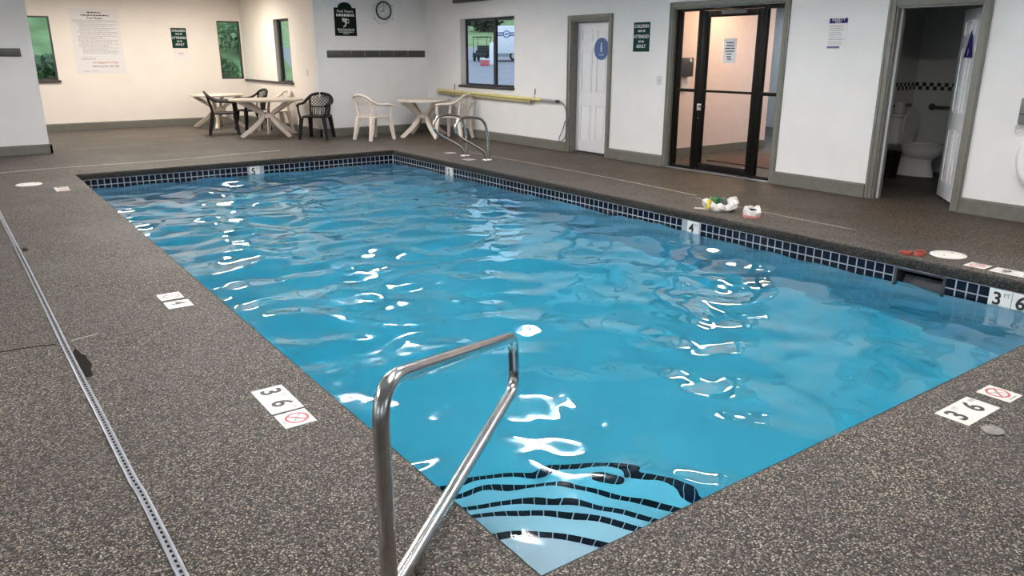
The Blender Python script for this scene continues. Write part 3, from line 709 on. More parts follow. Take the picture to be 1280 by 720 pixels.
G().tube(round_path([(0, 0, 0), (-.07, 0, 0), (-.07, -.75, 0), (0, -.75, 0)], .03), .02, 12).build('bar', gbm, gbar, True)
for yy in (0, -.75): G().loft([(0, 0, 0, .045, .045), (0, 0, .012, .043, .043)], 18).build('flange', gbm, gbar).matrix_local = frame_mtx((0, yy, 0), (0, 1, 0), (0, 0, 1)) @ Matrix.Rotation(PI, 4, 'X')
TXc = 9.18
gb2 = thing('grab_bar', 'dark grab bar on the restroom wall behind the toilet tank', 'grab bar', (TXc-.35, RB[3], zg+.02))
G().tube(round_path([(0, 0, 0), (0, -.06, 0), (.75, -.06, 0), (.75, 0, 0)], .03), .018, 12).build('bar', gbm, gb2, True)
# toilet: faces -Y, tank against the wall at RB[3]
to = thing('toilet', 'white toilet with raised lid in the dark restroom', 'toilet', (TXc, RB[3]-.06, 0))
tank_ = G().box(-.21, .21, -.20, -.01, .40, .76, ch=.03).build('tank', PORC, to, True)
box('tank_lid', PORC, -.225, .225, -.215, -.005, 0.765, .80, parent=tank_, ch=.012)
G().loft([(0, -.36, 0, .125, .27), (0, -.36, .06, .115, .26), (0, -.37, .14, .10, .22), (0, -.37, .20, .105, .21), (0, -.38, .25, .13, .23)], 28).build('pedestal', PORC, to, True)
bowl_ = G().loft([(0, -.40, .20, .07, .12), (0, -.42, .24, .13, .20), (0, -.44, .30, .175, .265), (0, -.45, .36, .19, .29), (0, -.45, .395, .19, .295), (0, -.45, .40, .15, .25), (0, -.45, .37, .13, .22), (0, -.45, .30, .08, .14)], 32).build('bowl', PORC, to, True)
g = G(); n = 36
so = [(.195*math.cos(2*PI*i/n), -.45+.30*math.sin(2*PI*i/n)) for i in range(n)]; si = [(.125*math.cos(2*PI*i/n), -.45+.21*math.sin(2*PI*i/n)) for i in range(n)]
vs_ = [(x, y, z) for z in (.402, .425) for ring in (so, si) for x, y in ring]
fs = []
for i in range(n):
    j = (i+1) % n; fs += [(2*n+i, 2*n+j, 3*n+j, 3*n+i), (i, n+i, n+j, j), (i, j, 2*n+j, 2*n+i), (n+i, 3*n+i, 3*n+j, n+j)]
g.add(vs_, fs); g.build('seat_ring', PORC, bowl_, True)
g = G().prism([(.19*math.cos(2*PI*i/n), -.225-.02*0, 0.635+.235*math.sin(2*PI*i/n)) for i in range(n)], (0, -.022, 0)); g.build('seat_lid', PORC, to, True)
G().tube([(-.15, -.205, .70), (-.15, -.235, .70), (-.09, -.24, .695)], .008, 8).build('flush_lever', STEEL, tank_, True)
tp = thing('tissue_box', 'small white box on the toilet tank', 'box', (TXc-.10, RB[3]-.17, .8005)); G().box(-.045, .045, -.05, .05, 0, .16, ch=.006).build('carton', PORC, tp, True); G().box(-.02, .02, -.01, .01, .158, .164).build('slot', GREYP, tp)
pb = thing('waste_bin', 'dark waste bin beside the toilet', 'bin', (TXc-.40, RB[3]-.30, 0)); G().loft([(0, 0, 0, .10, .10), (0, 0, .32, .125, .125), (0, 0, .33, .13, .13), (0, 0, .325, .11, .11), (0, 0, .05, .09, .09)], 24).build('body', RESINB, pb, True); G().torus((0, 0, .33), .127, .006, 'z').build('rim', RESINB, pb, True)

# lobby beyond the glass door
LB = M('peach_lobby_wall', (.74, .60, .56), .7, var=.03); LBC = aggregate('lobby_floor', (.82, .66, .62), .85); LGR = M('lobby_grey_wall', (.46, .48, .52), .7)
struct(box('floor_lobby', LBC, XW+.14, 15.2, 4.25, 6.95, -.06, -.002)); struct(box('wall_lobby_left', LB, XW+.17, 10.24, 6.86, 6.96, -.06, 2.6))
struct(box('baseboard_lobby', BASE, XW+.17, 10.24, 6.835, 6.86, 0, .13))
struct(box('wall_lobby_back', LGR, 13.6, 13.7, 4.25, 12, -.06, 2.6)); struct(box('wall_lobby_right', LB, XW+.17, 13.6, 4.22, 4.25, -.06, 2.6))
struct(box('floor_corridor', LBC, 10.14, 13.7, 6.95, 12, -.06, -.002)); struct(box('ceiling_lobby', CEIL, XW+.16, 13.7, 4.2, 12, 2.6, 2.68)); struct(box('wall_corridor', LGR, 10.14, 10.24, 6.96, 12, -.06, 2.6)); struct(box('wall_corridor', LGR, 10.24, 13.6, 11.9, 12, -.06, 2.6))
ph = thing('intercom_box', 'dark wall box with a white dial behind the glass sidelight', 'wall box', (8.06, 6.86, 1.38))
box('case', M('intercom_dark', (.035, .033, .035), .4), -.15, .13, -.10, 0, -.15, .13, parent=ph, ch=.01); G().loft([(0, 0, 0, .03, .03), (0, 0, .012, .026, .026)], 16).build('dial', SIGNW, ph).matrix_local = frame_mtx((.05, -.10, .09), (1, 0, 0), (0, 0, 1))
box('paper_tag', PAPER, -.03, .08, -.03, 0, -.36, -.17, parent=ph)
mat_ = thing('door_mat', 'brown mat on the lobby floor behind the glass door', 'mat', (9.0, 5.7, 0)); G().box(-.9, .9, -.55, .55, 0, .010, ch=.004).build('pile', M('mat_brown', (.10, .055, .045), .9, bump=.4), mat_, True); g = G()
for a in ((-.93, .93, -.58, -.55), (-.93, .93, .55, .58), (-.93, -.9, -.55, .55), (.9, .93, -.55, .55)): g.box(*a, 0, .008)
g.build('border', BLACKF, mat_)

# ------------------------------------------------------------------ lamps
DIFF = M('lamp_diffuser', (.9, .9, .88), .4, emit=((1, .97, .92), 9.0)); DIFW = M('warm_lamp_diffuser', (.9, .85, .78), .4, emit=((1, .80, .58), 7.0))
def area(parent, w, l, watt, col, z, up=False):
    ld = bpy.data.lights.new('lamp_light', 'AREA'); ld.shape = 'RECTANGLE'; ld.size = w; ld.size_y = l; ld.energy = watt; ld.color = col
    lo = bpy.data.objects.new('lamp_light', ld); COL.objects.link(lo); lo.parent = parent; lo.location = (0, 0, z)
    if up: lo.rotation_euler = (PI, 0, 0)
def ceiling_lamp(label, x, y, w, l, watt, col, dm, zc_=CZ, group=None):
    t = thing('ceiling_lamp', label, 'lamp', (x, y, zc_), 0, group)
    G().box(-w/2-.02, w/2+.02, -l/2-.02, l/2+.02, -.05, 0, ch=.006).build('housing', M('lamp_housing', (.7, .7, .7), .4), t, True)
    G().box(-w/2, w/2, -l/2, l/2, -.075, -.045, ch=.008).build('diffuser', dm, t, True)
    area(t, w, l, watt, col, -.080)
def hung_lamp(label, x, y, w=.26, l=1.4):  # unseen lamps set by the water glints; hung form added for the uplight
    t = thing('added_uplight_lamp', label, 'lamp', (x, y, CZ), 0, 'added unseen lamps over the pool deck')
    h = G().box(-w/2-.012, w/2+.012, -l/2-.012, l/2+.012, -.205, -.165, ch=.006).build('housing', M('lamp_housing', (.7, .7, .7), .4), t, True)
    G().box(-w/2, w/2, -l/2, l/2, -.218, -.204, ch=.004).build('diffuser', DIFF, h, True)
    for s_ in (-1, 1): G().tube([(0, s_*l*.4, -.17), (0, s_*l*.4, 0)], .006, 8).build('hanger_rod', STEEL, t, True)
    area(t, w, l, LAMP_W, COOL, -.222); area(t, w, l, LAMP_UP, COOL, -.160, True)  # upward light added to brighten the ceiling
for lab, x, y in (('over the corner steps', .9, .7), ('over the drain side of the water', .9, 4.9), ('over the far tiled pool end on the drain side', .9, 9.9), ('over the water in front of the restroom', 4.1, .7), ('over the water in front of the glass door', 4.1, 4.9), ('over the ladder rails', 4.3, 9.9), ('over the deck beside the 3 FT 6 IN marker', -3.0, 2.0), ('over the deck in front of the partition', -3.0, 8.4)):
    hung_lamp('unseen long white lamp with added uplight ' + lab, x, y)
for lab, x, y in (('in front of the rules poster', 1.2, 15.4), ('above the oval table', 3.3, 15.4), ('behind the partition wall', -2.0, 15.4)):
    ceiling_lamp('square warm ceiling lamp ' + lab, x, y, .5, .5, WARM_W, WARM, DIFW, group='warm lamps in the alcove')
ceiling_lamp('warm ceiling lamp in the lobby', 8.7, 6.1, .5, .5, 29, (1, .66, .42), DIFW, 2.6)
ceiling_lamp('ceiling lamp in the corridor beyond the lobby', 12.3, 8.4, .4, .8, 35, (.8, .9, 1), DIFF, 2.6)
ceiling_lamp('added cool fill lamp in the lobby', 10.3, 5.2, .3, 1.2, 34, (.90, .93, 1), DIFF, 2.6)  # unseen fill lamp added in place of lobby daylight

# ------------------------------------------------------------------ wall signs and boards
def sign_children(label, org, rdir, w, h, mat=GREEN):
    t = thing('wall_sign', label, 'sign', org); m = frame_mtx((0, 0, 0), rdir, (0, 0, 1))
    me = G().box(-w/2, w/2, -h/2, h/2, 0, .008, ch=.002).mesh('plate', mat); me.transform(m); pl_ = put('plate', me, t)
    for s, z, sz, sxx in (('CHILDREN', .36, .16, .80), ('MUST BE', .20, .10, .8), ('ATTENDED', .01, .16, .80), ('BY AN', -.16, .10, .8), ('ADULT', -.32, .16, .80)):
        text('lettering', s, sz*h*.98, SIGNW, m @ Matrix.Translation((0, z*h, .0085)), pl_, sx_=sxx*.62*w/h*2.35, bold=.0014)
    return t
sign_children('green CHILDREN MUST BE ATTENDED sign beside the glass door', (XW, 6.775, 1.80), (0, -1, 0), .325, .405)
sign_children('green CHILDREN MUST BE ATTENDED sign on the cream wall', (3.24, YP, 1.905), (1, 0, 0), .325, .43)
pp = thing('wall_notice', 'small white paper under the green sign on the cream wall', 'notice', (3.245, YP, 1.525)); box('paper', PAPER, -.17, .17, -.002, 0, -.12, .12, parent=pp)
for i in range(2): box('print_line', REDP, -.05, .05, -.003, -.002, .06-.03*i, .068-.03*i, parent=pp)
# rules poster
po = thing('rules_poster', 'large white pool rules poster on the cream wall', 'poster', (1.585, YP, 1.815))
POST = M('poster_paper', (.72, .71, .72), .6, var=.01)
box('sheet', POST, -.475, .475, -.004, 0, -.655, .655, parent=po)
mP = frame_mtx((0, -.0042, 0), (1, 0, 0), (0, 0, 1))
def dashes(x0, x1, z, h, seed):
    g = G(); rnd = random.Random(seed); x = x0
    while x < x1-.01:
        l = min(rnd.uniform(.02, .07), x1-x); g.box(x, x+l, -.0048, -.004, z-h/2, z+h/2); x += l+.012
    return g
text('heading', 'Pool Rules', .068, BLACKP, mP @ Matrix.Translation((0, .475, 0)), po, bold=.0007)
for i, (a, b, z, h) in enumerate(((-.13, .13, .585, .022), (-.25, .28, .53, .022))): tag(dashes(a, b, z, h, i).build('print_line', BLACKP, po), kind='stuff')
rnd = random.Random(2); z = .43
for i in range(26):
    a = -.42 if i < 2 else (-.36 if rnd.random() < .5 else -.31); b = rnd.uniform(.1, .42) if i % 3 else .40
    tag(dashes(a, b, z, .008, 20+i).build('print_line', GREYP, po), kind='stuff'); z -= .0265
for i in range(2): tag(dashes(-.36, -.08, -.33-.03*i, .009, 60+i).build('print_line', GREYP, po), kind='stuff')
text('lettering', 'No Lifeguard on Duty', .056, M('rust_print', (.42, .12, .08), .6), mP @ Matrix.Translation((.09, -.425, 0)), po, bold=.0005)
text('lettering', 'Swim at your own risk', .056, BLACKP, mP @ Matrix.Translation((.09, -.50, 0)), po, bold=.0003)
tag(dashes(-.36, -.05, -.60, .008, 90).build('print_line', GREYP, po), kind='stuff')
# camera sign with arched top
cs_ = thing('surveillance_sign', 'black arched sign with a camera picture above the hook board', 'sign', (5.275, YG, 2.165))
A = [(-.225, -.265), (.225, -.265), (.225, .25), (.145, .25)]+[(.145*math.cos(a), .25+.10*math.sin(a)) for a in [PI*i/14 for i in range(1, 14)]]+[(-.145, .25), (-.225, .25)]
G().prism([(x, 0, z) for x, z in A], (0, -.012, 0)).build('board', DGREEN, cs_)
mC = frame_mtx((0, -.0125, 0), (1, 0, 0), (0, 0, 1))
text('lettering', 'Pool Hours', .072, SIGNW, mC @ Matrix.Translation((0, .185, 0)), cs_, bold=.0008); tag(G().add(*[(lambda g: (g.v, g.f))(dashes(-.185, .185, .115, .045, 3))][0]).build('print_line', SIGNW, cs_), kind='stuff').location = (0, -.0085, 0)
CW = M('camera_picture', (.55, .55, .50), .5)
g = G(); g.prism([(-.075, .045, 0), (-.055, .065, 0), (.06, .045, 0), (.075, .025, 0), (.07, -.03, 0), (.02, -.035, 0), (.0, -.02, 0), (-.06, .0, 0)], (0, 0, .001)); g.prism([(-.005, -.02, 0), (.02, -.03, 0), (.005, -.085, 0), (-.045, -.11, 0), (-.06, -.095, 0), (-.02, -.07, 0)], (0, 0, .001))
me = g.mesh('camera_picture', CW); me.transform(mC); put('camera_picture', me, cs_)
me = G().prism([(.045+.022*math.cos(2*PI*i/16), .005+.024*math.sin(2*PI*i/16), .001) for i in range(16)], (0, 0, .0006)).mesh('lens_picture', DGREEN); me.transform(mC); put('lens_picture', me, cs_)
for i, w in enumerate((.18, .17, .15, .06)): tag(dashes(-w, w, -.14-.028*i, .015, 70+i).build('print_line', CW, cs_), kind='stuff').location = (0, -.0085, 0)
# clock in clear octagonal guard
ck_ = thing('wall_clock', 'round dark rimmed wall clock in a clear plastic guard', 'clock', (6.09, YG, 2.385))
o8 = [(.235*math.cos(PI/8+PI/4*i), .235*math.sin(PI/8+PI/4*i)-.03) for i in range(8)]
G().prism([(x, 0, z) for x, z in o8], (0, -.015, 0)).build('guard_plate', M('frosted_guard', (.66, .67, .67), .3), ck_)
for i in range(4): G().loft([(0, 0, 0, .010, .010), (0, 0, .012, .008, .008)], 8).build('guard_screw', WINF, ck_).matrix_local = Matrix.Translation(((-.2, .2, -.2, .2)[i], -.015, (.10, .10, -.16, -.16)[i])) @ Matrix.Rotation(PI/2, 4, 'X')
cdial = G().prism([(.15*math.cos(2*PI*i/40), -.015, .15*math.sin(2*PI*i/40)) for i in range(40)], (0, -.02, 0)).build('dial', M('clock_face', (.60, .61, .60), .5), ck_)
G().torus((0, -.035, 0), .158, .016, 'y', 44, 10).build('rim', WINF, ck_, True)
for i in range(12):
    a = PI/2-2*PI*i/12; G().box(-.004, .004, -.0015, 0, -.016, .016).build('hour_mark', BLACKP, cdial).matrix_local = Matrix.Translation((.115*math.cos(a), -.0351, .115*math.sin(a))) @ Matrix.Rotation(PI/2-a, 4, 'Y')
for l, a, w in ((.075, PI*1.12, .006), (.11, PI*.47, .004)): G().box(-w, w, -.002, 0, -.015, l).build('clock_hand', BLACKP, cdial).matrix_local = Matrix.Translation((0, -.037, 0)) @ Matrix.Rotation(PI/2-a, 4, 'Y')
# hook boards
HB = M('dark_olive_board', (.055, .056, .05), .5, var=.1)
def hook_board(label, x0, x1, y, z0, z1, hooks):
    t = thing('hook_board', label, 'hook board', ((x0+x1)/2, y, (z0+z1)/2)); w = (x1-x0)/2; h = (z1-z0)/2
    G().box(-w, w, -.022, 0, -h, h, ch=.004).build('board', HB, t, True)
    for x in hooks:
        x -= (x0+x1)/2; g = G().tube(smooth_path([(x, -.02, .03), (x, -.06, .045), (x, -.065, .01), (x, -.03, -.01), (x, -.05, -.035), (x, -.062, -.02)], 4), .006, 8); g.build('hook', STEEL, t, True)
hook_board('long dark hook board with five hooks under the clock', 4.85, 7.0, YG, 1.50, 1.63, (5.33, 5.62, 5.94, 6.25, 6.58))
hook_board('dark hook board on the white partition wall', -2.4, -.175, 13.24, 1.53, 1.655, (-2.0, -1.5, -1.0))
# safety sign on right wall
sf = thing('safety_sign', 'white safety notice with a blue header beside the open doorway', 'sign', (XW, 3.672, 1.79)); mF = frame_mtx((-.0032, 0, 0), (0, -1, 0), (0, 0, 1))
box('sheet', PAPER, -.003, 0, -.118, .118, -.168, .168, parent=sf)
me = G().box(-.112, .112, .108, .162, 0, .0006).mesh('header_band', NAVYP); me.transform(mF); put('header_band', me, sf)
text('lettering', 'SAFETY', .040, PAPER, mF @ Matrix.Translation((0, .146, .001)), sf, sx_=1.25, bold=.0004); text('lettering', 'FIRST', .030, PAPER, mF @ Matrix.Translation((0, .120, .001)), sf, sx_=1.2)
me = G().box(-.112, .045, -.163, -.138, 0, .0006).mesh('footer_band', M('grey_blue_print', (.12, .14, .28), .5)); me.transform(mF); put('footer_band', me, sf)
for i in range(9):
    g = G(); r_ = random.Random(i+40); y = -.10; e = r_.uniform(.04, .1)
    while y < e: l = min(r_.uniform(.01, .03), e-y+.002); g.box(y, y+l, .075-.024*i, .081-.024*i, 0, .0005); y += l+.005
    me = g.mesh('print_line', REDP if i < 1 else GREYP); me.transform(mF); tag(put('print_line', me, sf), kind='stuff')
# switch plates
for lab, org, rd in (('white switch plate on the wall beside the glass door', (XW, 6.385, 1.20), (0, -1, 0)), ('white switch plate on the cream jog wall', (XJ, 13.55, 1.22), (0, -1, 0))):
    t = thing('switch_plate', lab, 'switch', org); m = frame_mtx((0, 0, 0), rd, (0, 0, 1))
    me = G().box(-.045, .045, -.06, .06, 0, .006, ch=.002).mesh('plate', PORC); me.transform(m); put('plate', me, t)
    me = G().box(-.006, .006, -.012, .012, .006, .014).mesh('toggle', PORC); me.transform(m); put('toggle', me, t)
# telescopic pole with hose on wall hooks
tpole = thing('pool_pole', 'yellow telescopic pool pole hung on the wall under the window', 'pole', (XW-.06, 10.6, .84))
yl = lambda y: (.855+(12.55-y)*-.0118)-.84
G().tube([(0, 12.55-10.6, yl(12.55)), (0, 9.05-10.6, yl(9.05))], .026, 12).build('outer_tube', YELLOW, tpole, True)
G().tube([(-.004, 12.50-10.6, yl(12.5)-.052), (-.004, 9.35-10.6, yl(9.35)-.050)], .021, 12).build('lower_tube', M('aged_yellow_tube', (.42, .38, .20), .4), tpole, True)
G().tube([(0, 9.05-10.6, yl(9.05)), (0, 8.62-10.6, yl(8.62))], .019, 12).build('inner_tube', ALU, tpole, True)
G().tube([(0, 8.64-10.6, yl(8.64)), (0, 8.58-10.6, yl(8.58))], .026, 12).build('end_cap', WINF, tpole, True)
for yy in (11.95, 9.30):
    t = thing('pole_bracket', 'thin metal bracket holding the pole beside the %s' % ('white table' if yy > 11 else 'closed white door'), 'bracket', (XW, yy, .83))
    G().tube(smooth_path([(0, 0, .14), (-.015, 0, .10), (-.018, 0, -.06), (-.05, 0, -.098), (-.10, 0, -.07), (-.10, 0, -.02)], 4), .006, 8).build('wire_hook', M('bracket_steel', (.3, .28, .25), .4, .8), t, True); box('mounting_plate', M('bracket_steel', (.3, .28, .25), .4, .8), -.006, 0, -.015, .015, .06, .16, parent=t)
hs = G().tube(smooth_path([(XW-.06, 8.60, .82), (XW-.055, 8.50, .80), (XW-.05, 8.42, .72), (XW-.045, 8.385, .60), (XW-.05, 8.38, .42), (XW-.05, 8.40, .25), (XW-.06, 8.50, .165), (XW-.055, 8.56, .20), (XW-.05, 8.48, .34), (XW-.05, 8.41, .50)], 8), .008, 8).build('vacuum_cord', M('grey_cord', (.12, .13, .16), .5), None, True)
tag(hs, 'thin grey cord hanging from the pole end beside the closed white door', 'cord')
# ring buoy and box at right edge
rb = thing('ring_buoy', 'white ring buoy hanging on the wall beside the open doorway', 'ring buoy', (XW-.085, 1.22, .62))
G().torus((0, 0, 0), .285, .07, 'x', 48, 16).build('ring', M('buoy_white', (.76, .75, .74), .5), rb, True)
for a in (PI*.25, PI*.75, PI*1.25, PI*1.75): G().torus((0, 0, 0), .072, .006, 'z', 20, 6).build('band', M('rope_white', (.66, .64, .60), .7), rb, True).matrix_local = Matrix.Rotation(a, 4, 'X') @ Matrix.Translation((0, .285, 0))
G().tube(smooth_path([(-.01, .19, .27), (0, .29, .30), (.02, .40, .22), (.03, .43, .27), (.02, .40, .31), (0, .33, .29), (-.02, .25, .24)], 6), .006, 8).build('rope', M('rope_white', (.66, .64, .60), .7), rb, True)
wb = thing('wall_box', 'grey plastic box on the wall above the ring buoy', 'wall box', (XW, 1.46, 1.06)); G().box(-.11, 0, -.165, .165, -.135, .115, ch=.02).build('case', M('grey_plastic', (.16, .165, .165), .4), wb, True); G().box(-.114, -.108, -.15, .15, -.04, -.03).build('seam', BLACKP, wb)

# ------------------------------------------------------------------ resin furniture (front faces local +X)
def resin_chair(name, label, mat, lattice, loc, rz, group):
    t = thing(name, label, 'chair', loc, rz, group)
    n = 14; g = G()
    secs = []
    g.loft([(0, 0, .405, .225, .235), (0, 0, .43, .235, .245), (0, 0, .437, .225, .235), (0, 0, .428, .18, .19)], 28, p=4.5); g.build('seat', mat, t, True)
    for s in (-1, 1):
        G().tube([(.215, s*.215, .41), (.235, s*.245, .2), (.262, s*.268, 0)], [.050, .043, .034], 4, flat=.85).build('leg', mat, t)
        G().tube([(-.20, s*.195, .43), (-.245, s*.215, .2), (-.295, s*.235, 0)], [.056, .047, .036], 4, flat=.85).build('leg', mat, t)
        G().tube(smooth_path([(.222, s*.235, .40), (.225, s*.262, .52), (.205, s*.278, .635)], 4), [.030]*9, 8, flat=.6).build('arm_post', mat, t, True)
    rail = smooth_path([(.235, -.272, .628), (.12, -.285, .655), (-.10, -.275, .665), (-.235, -.245, .73), (-.30, -.165, .805), (-.322, 0, .835), (-.30, .165, .805), (-.235, .245, .73), (-.10, .275, .665), (.12, .285, .655), (.235, .272, .628)], 6)
    G().tube(rail, .024, 10, flat=1.25).build('arm_rail', mat, t, True)
    def rail_at(y):
        c = [p for p in rail if p.x < -.2]; return min(c, key=lambda p: abs(p.y-y))
    g = G()
    for s in (-1, 1):
        q = rail_at(s*.20); G().tube(smooth_path([(-.205, s*.175, .42), (-.225, s*.19, .55), (q.x, s*.205, q.z)], 4), .022, 8).build('back_upright', mat, t, True)
    if not lattice:
        for i in range(6):
            y = -.135+.054*i; q = rail_at(y); G().tube([(-.205, y*.9, .425), (-.245, y, .62), (q.x, y, q.z)], .0115, 6, flat=.4, up=(0, 1, 0)).build('slat', mat, t, True)
    else:
        def bx(y, z): q = rail_at(y); f_ = (z-.43)/(q.z-.43); return -.205+(q.x+.205)*f_
        def ztop(y): return rail_at(y).z-.01
        for i in range(8):
            y = -.147+.042*i; G().tube([(bx(y, .43), y, .43), (bx(y, .58), y, .58)], .010, 6).build('slat', mat, t, True)
        G().tube([(bx(-.18, .585), -.18, .585), (bx(0, .585)-.004, 0, .585), (bx(.18, .585), .18, .585)], .012, 6).build('cross_bar', mat, t, True)
        for s in (-1, 1):
            for i in range(-4, 7):
                y0_ = -.18+i*.062; P = []
                for k in range(12):
                    z = .585+k*.022; y = s*(y0_+k*.022)
                    if abs(y) <= .185 and z < ztop(y): P.append((bx(y, z), y, z))
                if len(P) > 1: g.tube(P, .0062, 5)
        tag(g.build('lattice', mat, t, True), kind='stuff')
    return t
def resin_table(label, loc, rz, a, b, mat, h=.72, group=None):
    t = thing('resin_table', label, 'table', loc, rz, group)
    G().loft([(0, 0, h-.045, a-.02, b-.02), (0, 0, h-.040, a-.004, b-.004), (0, 0, h-.015, a, b), (0, 0, h-.003, a-.008, b-.008), (0, 0, h, a-.03, b-.03)], 48, p=2.3).build('tabletop', mat, t, True)
    for sx_ in (-1, 1):
        for sy in (-1, 1):
            p = smooth_path([(sx_*a*.66, sy*b*.62, h-.045), (sx_*a*.40, sy*b*.36, h-.16), (sx_*.09, sy*.05, .40), (sx_*a*.30, sy*b*.36, .22), (sx_*a*.66, sy*b*.80, 0)], 6)
            G().tube(p, [.052]*len(p), 4, flat=.7).build('leg', mat, t)
    G().loft([(0, 0, .345, .10, .07), (0, 0, .36, .12, .085), (0, 0, .42, .12, .085), (0, 0, .435, .10, .07)], 20).build('hub', mat, t, True)
    return t
tA = math.atan2(-.47, .88)
resin_table('oval beige resin table between the black chairs', (3.90, 13.93, 0), tA, .72, .46, RESINT)
resin_table('round beige resin table against the cream far wall', (3.62, 16.35, 0), .3, .54, .54, RESINT)
resin_table('round cream resin table in the corner with white chairs', (6.37, 12.03, 0), -.75, .53, .53, RESINW)
GB, GW = 'black resin chairs', 'white resin chairs'
resin_chair('resin_chair', 'black lattice back resin chair in front of the end wall corner', RESINB, True, (4.46, 12.80, 0), math.atan2(-.75, -.66), GB)
resin_chair('resin_chair', 'black resin chair seen side on at the oval table', RESINB, True, (3.27, 14.75, 0), math.atan2(-.25, .97), GB)
resin_chair('resin_chair', 'black resin chair behind the oval table', RESINB, True, (4.0, 15.25, 0), math.atan2(-.1, -1), GB)
resin_chair('resin_chair', 'white resin chair behind the oval table by the cream wall', RESINW, False, (4.28, 14.62, 0), math.atan2(-.05, -1), GW)
resin_chair('resin_chair', 'white resin chair facing the round corner table below the clock', RESINW, False, (5.28, 12.02, 0), math.atan2(.25, .95), GW)
resin_chair('resin_chair', 'white resin chair beside the yellow pole and ladder rails', RESINW, False, (6.62, 11.30, 0), math.atan2(.86, -.5), GW)

# ------------------------------------------------------------------ small things on the rim
def crumple(name, mat, parent, secs, n=26, amp=.012, seed=0, cap=False, tilt=0.0):
    vs_ = []; rnd = random.Random(seed)
    for i, (cx, cy, z, a, b) in enumerate(secs):
        for k in range(n):
            th = 2*PI*k/n; q = mnoise.noise(Vector((math.cos(th)*3.1+seed, math.sin(th)*3.1, z*38+seed)))
            w = mnoise.noise(Vector((math.cos(th)*7+seed, math.sin(th)*7, z*60)))
            s = 1+(q*.28+w*.18); zz = z+(q*amp if z > .004 else 0)
            zz *= 1-tilt*max(0, -math.sin(th)*.8+math.cos(th)*.3)
            vs_.append((cx+a*math.cos(th)*s, cy+b*math.sin(th)*s, max(zz, .0015)))
    m = len(secs); fs = [(i*n+k, i*n+(k+1) % n, (i+1)*n+(k+1) % n, (i+1)*n+k) for i in range(m-1) for k in range(n)]
    fs.append(tuple(range(n))[::-1])
    if cap: fs.append(tuple(range((m-1)*n, m*n)))
    return G().add(vs_, fs).build(name, mat, parent, True)
bg = thing('plastic_bag', 'crumpled white plastic bag with green contents on the pool rim', 'bag', (5.115, 3.56, 0), math.radians(-55))
BAG = M('bag_film', (.70, .66, .62), .35, var=.08, vscale=30)
crumple('bag_film', BAG, bg, [(0, 0, .002, .135, .09), (.005, 0, .045, .168, .115), (.005, 0, .09, .165, .11), (0, .01, .125, .15, .095), (-.01, 0, .120, .115, .070), (-.02, 0, .08, .10, .06), (-.02, 0, .04, .09, .05)], 40, .045, 3, tilt=.45)
crumple('green_wrapper', M('green_wrap', (.025, .13, .04), .4, var=.4, vscale=40), bg, [(-.05, -.02, .03, .06, .045), (-.05, -.02, .12, .055, .04), (-.05, -.02, .15, .012, .01)], 18, .02, 5, True)
crumple('yellow_wrapper', M('yellow_wrap', (.55, .45, .04), .4, var=.3, vscale=40), bg, [(-.10, -.07, .03, .04, .03), (-.10, -.07, .10, .035, .026), (-.10, -.07, .125, .01, .01)], 16, .015, 8, True)
crumple('grey_wrapper', M('grey_wrap', (.10, .13, .12), .4, var=.3, vscale=40), bg, [(.03, .01, .03, .05, .035), (.03, .01, .12, .04, .03), (.03, .01, .14, .01, .01)], 16, .015, 9, True)
G().prism([(-.26, .0, .001), (-.13, -.02, .001), (-.12, .02, .001), (-.25, .025, .001)], (0, 0, .012)).build('bag_handle', BAG, bg)
cup = thing('small_pouch', 'small white and pink crumpled pouch beside the plastic bag', 'pouch', (5.09, 3.13, 0), math.radians(-50)); cup.scale = (1.2, 1.2, 1.35)
crumple('pouch_film', M('pouch_white', (.72, .68, .66), .4, var=.05, vscale=30), cup, [(0, 0, .016, .065, .045), (0, 0, .05, .075, .05), (0, 0, .08, .065, .042), (0, 0, .078, .04, .026), (0, 0, .04, .03, .02)], 24, .022, 11, tilt=.35)
crumple('dark_lining', RESINB, cup, [(0, 0, .03, .034, .022), (0, 0, .062, .036, .024), (0, 0, .064, .01, .008)], 16, .004, 12, True, .2)
crumple('pink_base', M('pouch_pink', (.62, .22, .20), .45, var=.1), cup, [(0, 0, .001, .066, .047), (0, 0, .02, .066, .047), (0, 0, .022, .05, .03)], 24, .002, 11, True)
gg_ = thing('swim_goggles', 'orange red swim goggles on the pool rim above the skimmer', 'goggles', (4.905, 1.40, 0), math.radians(-65))
RED = M('orange_red_rubber', (.30, .045, .03), .4, var=.1)
for s in (-1, 1):
    G().loft([(s*.042, 0, .001, .034, .022), (s*.042, 0, .018, .036, .024), (s*.042, 0, .030, .028, .017), (s*.042, 0, .026, .022, .012)], 22).build('eye_cup', RED, gg_, True)
    G().loft([(s*.042, 0, .024, .024, .014), (s*.042, 0, .027, .022, .012)], 18).build('lens', M('goggle_lens', (.04, .03, .03), .1), gg_, True)
G().tube(smooth_path([(-.076, 0, .014), (-.10, .03, .012), (-.06, .075, .010), (0, .06, .012), (.05, .085, .030), (.095, .05, .020), (.077, 0, .014)], 6), .0075, 8, flat=.5).build('strap', RED, gg_, True)
G().tube([(-.012, 0, .018), (0, 0, .022), (.012, 0, .018)], .005, 8).build('nose_bridge', BLACKP, gg_, True)

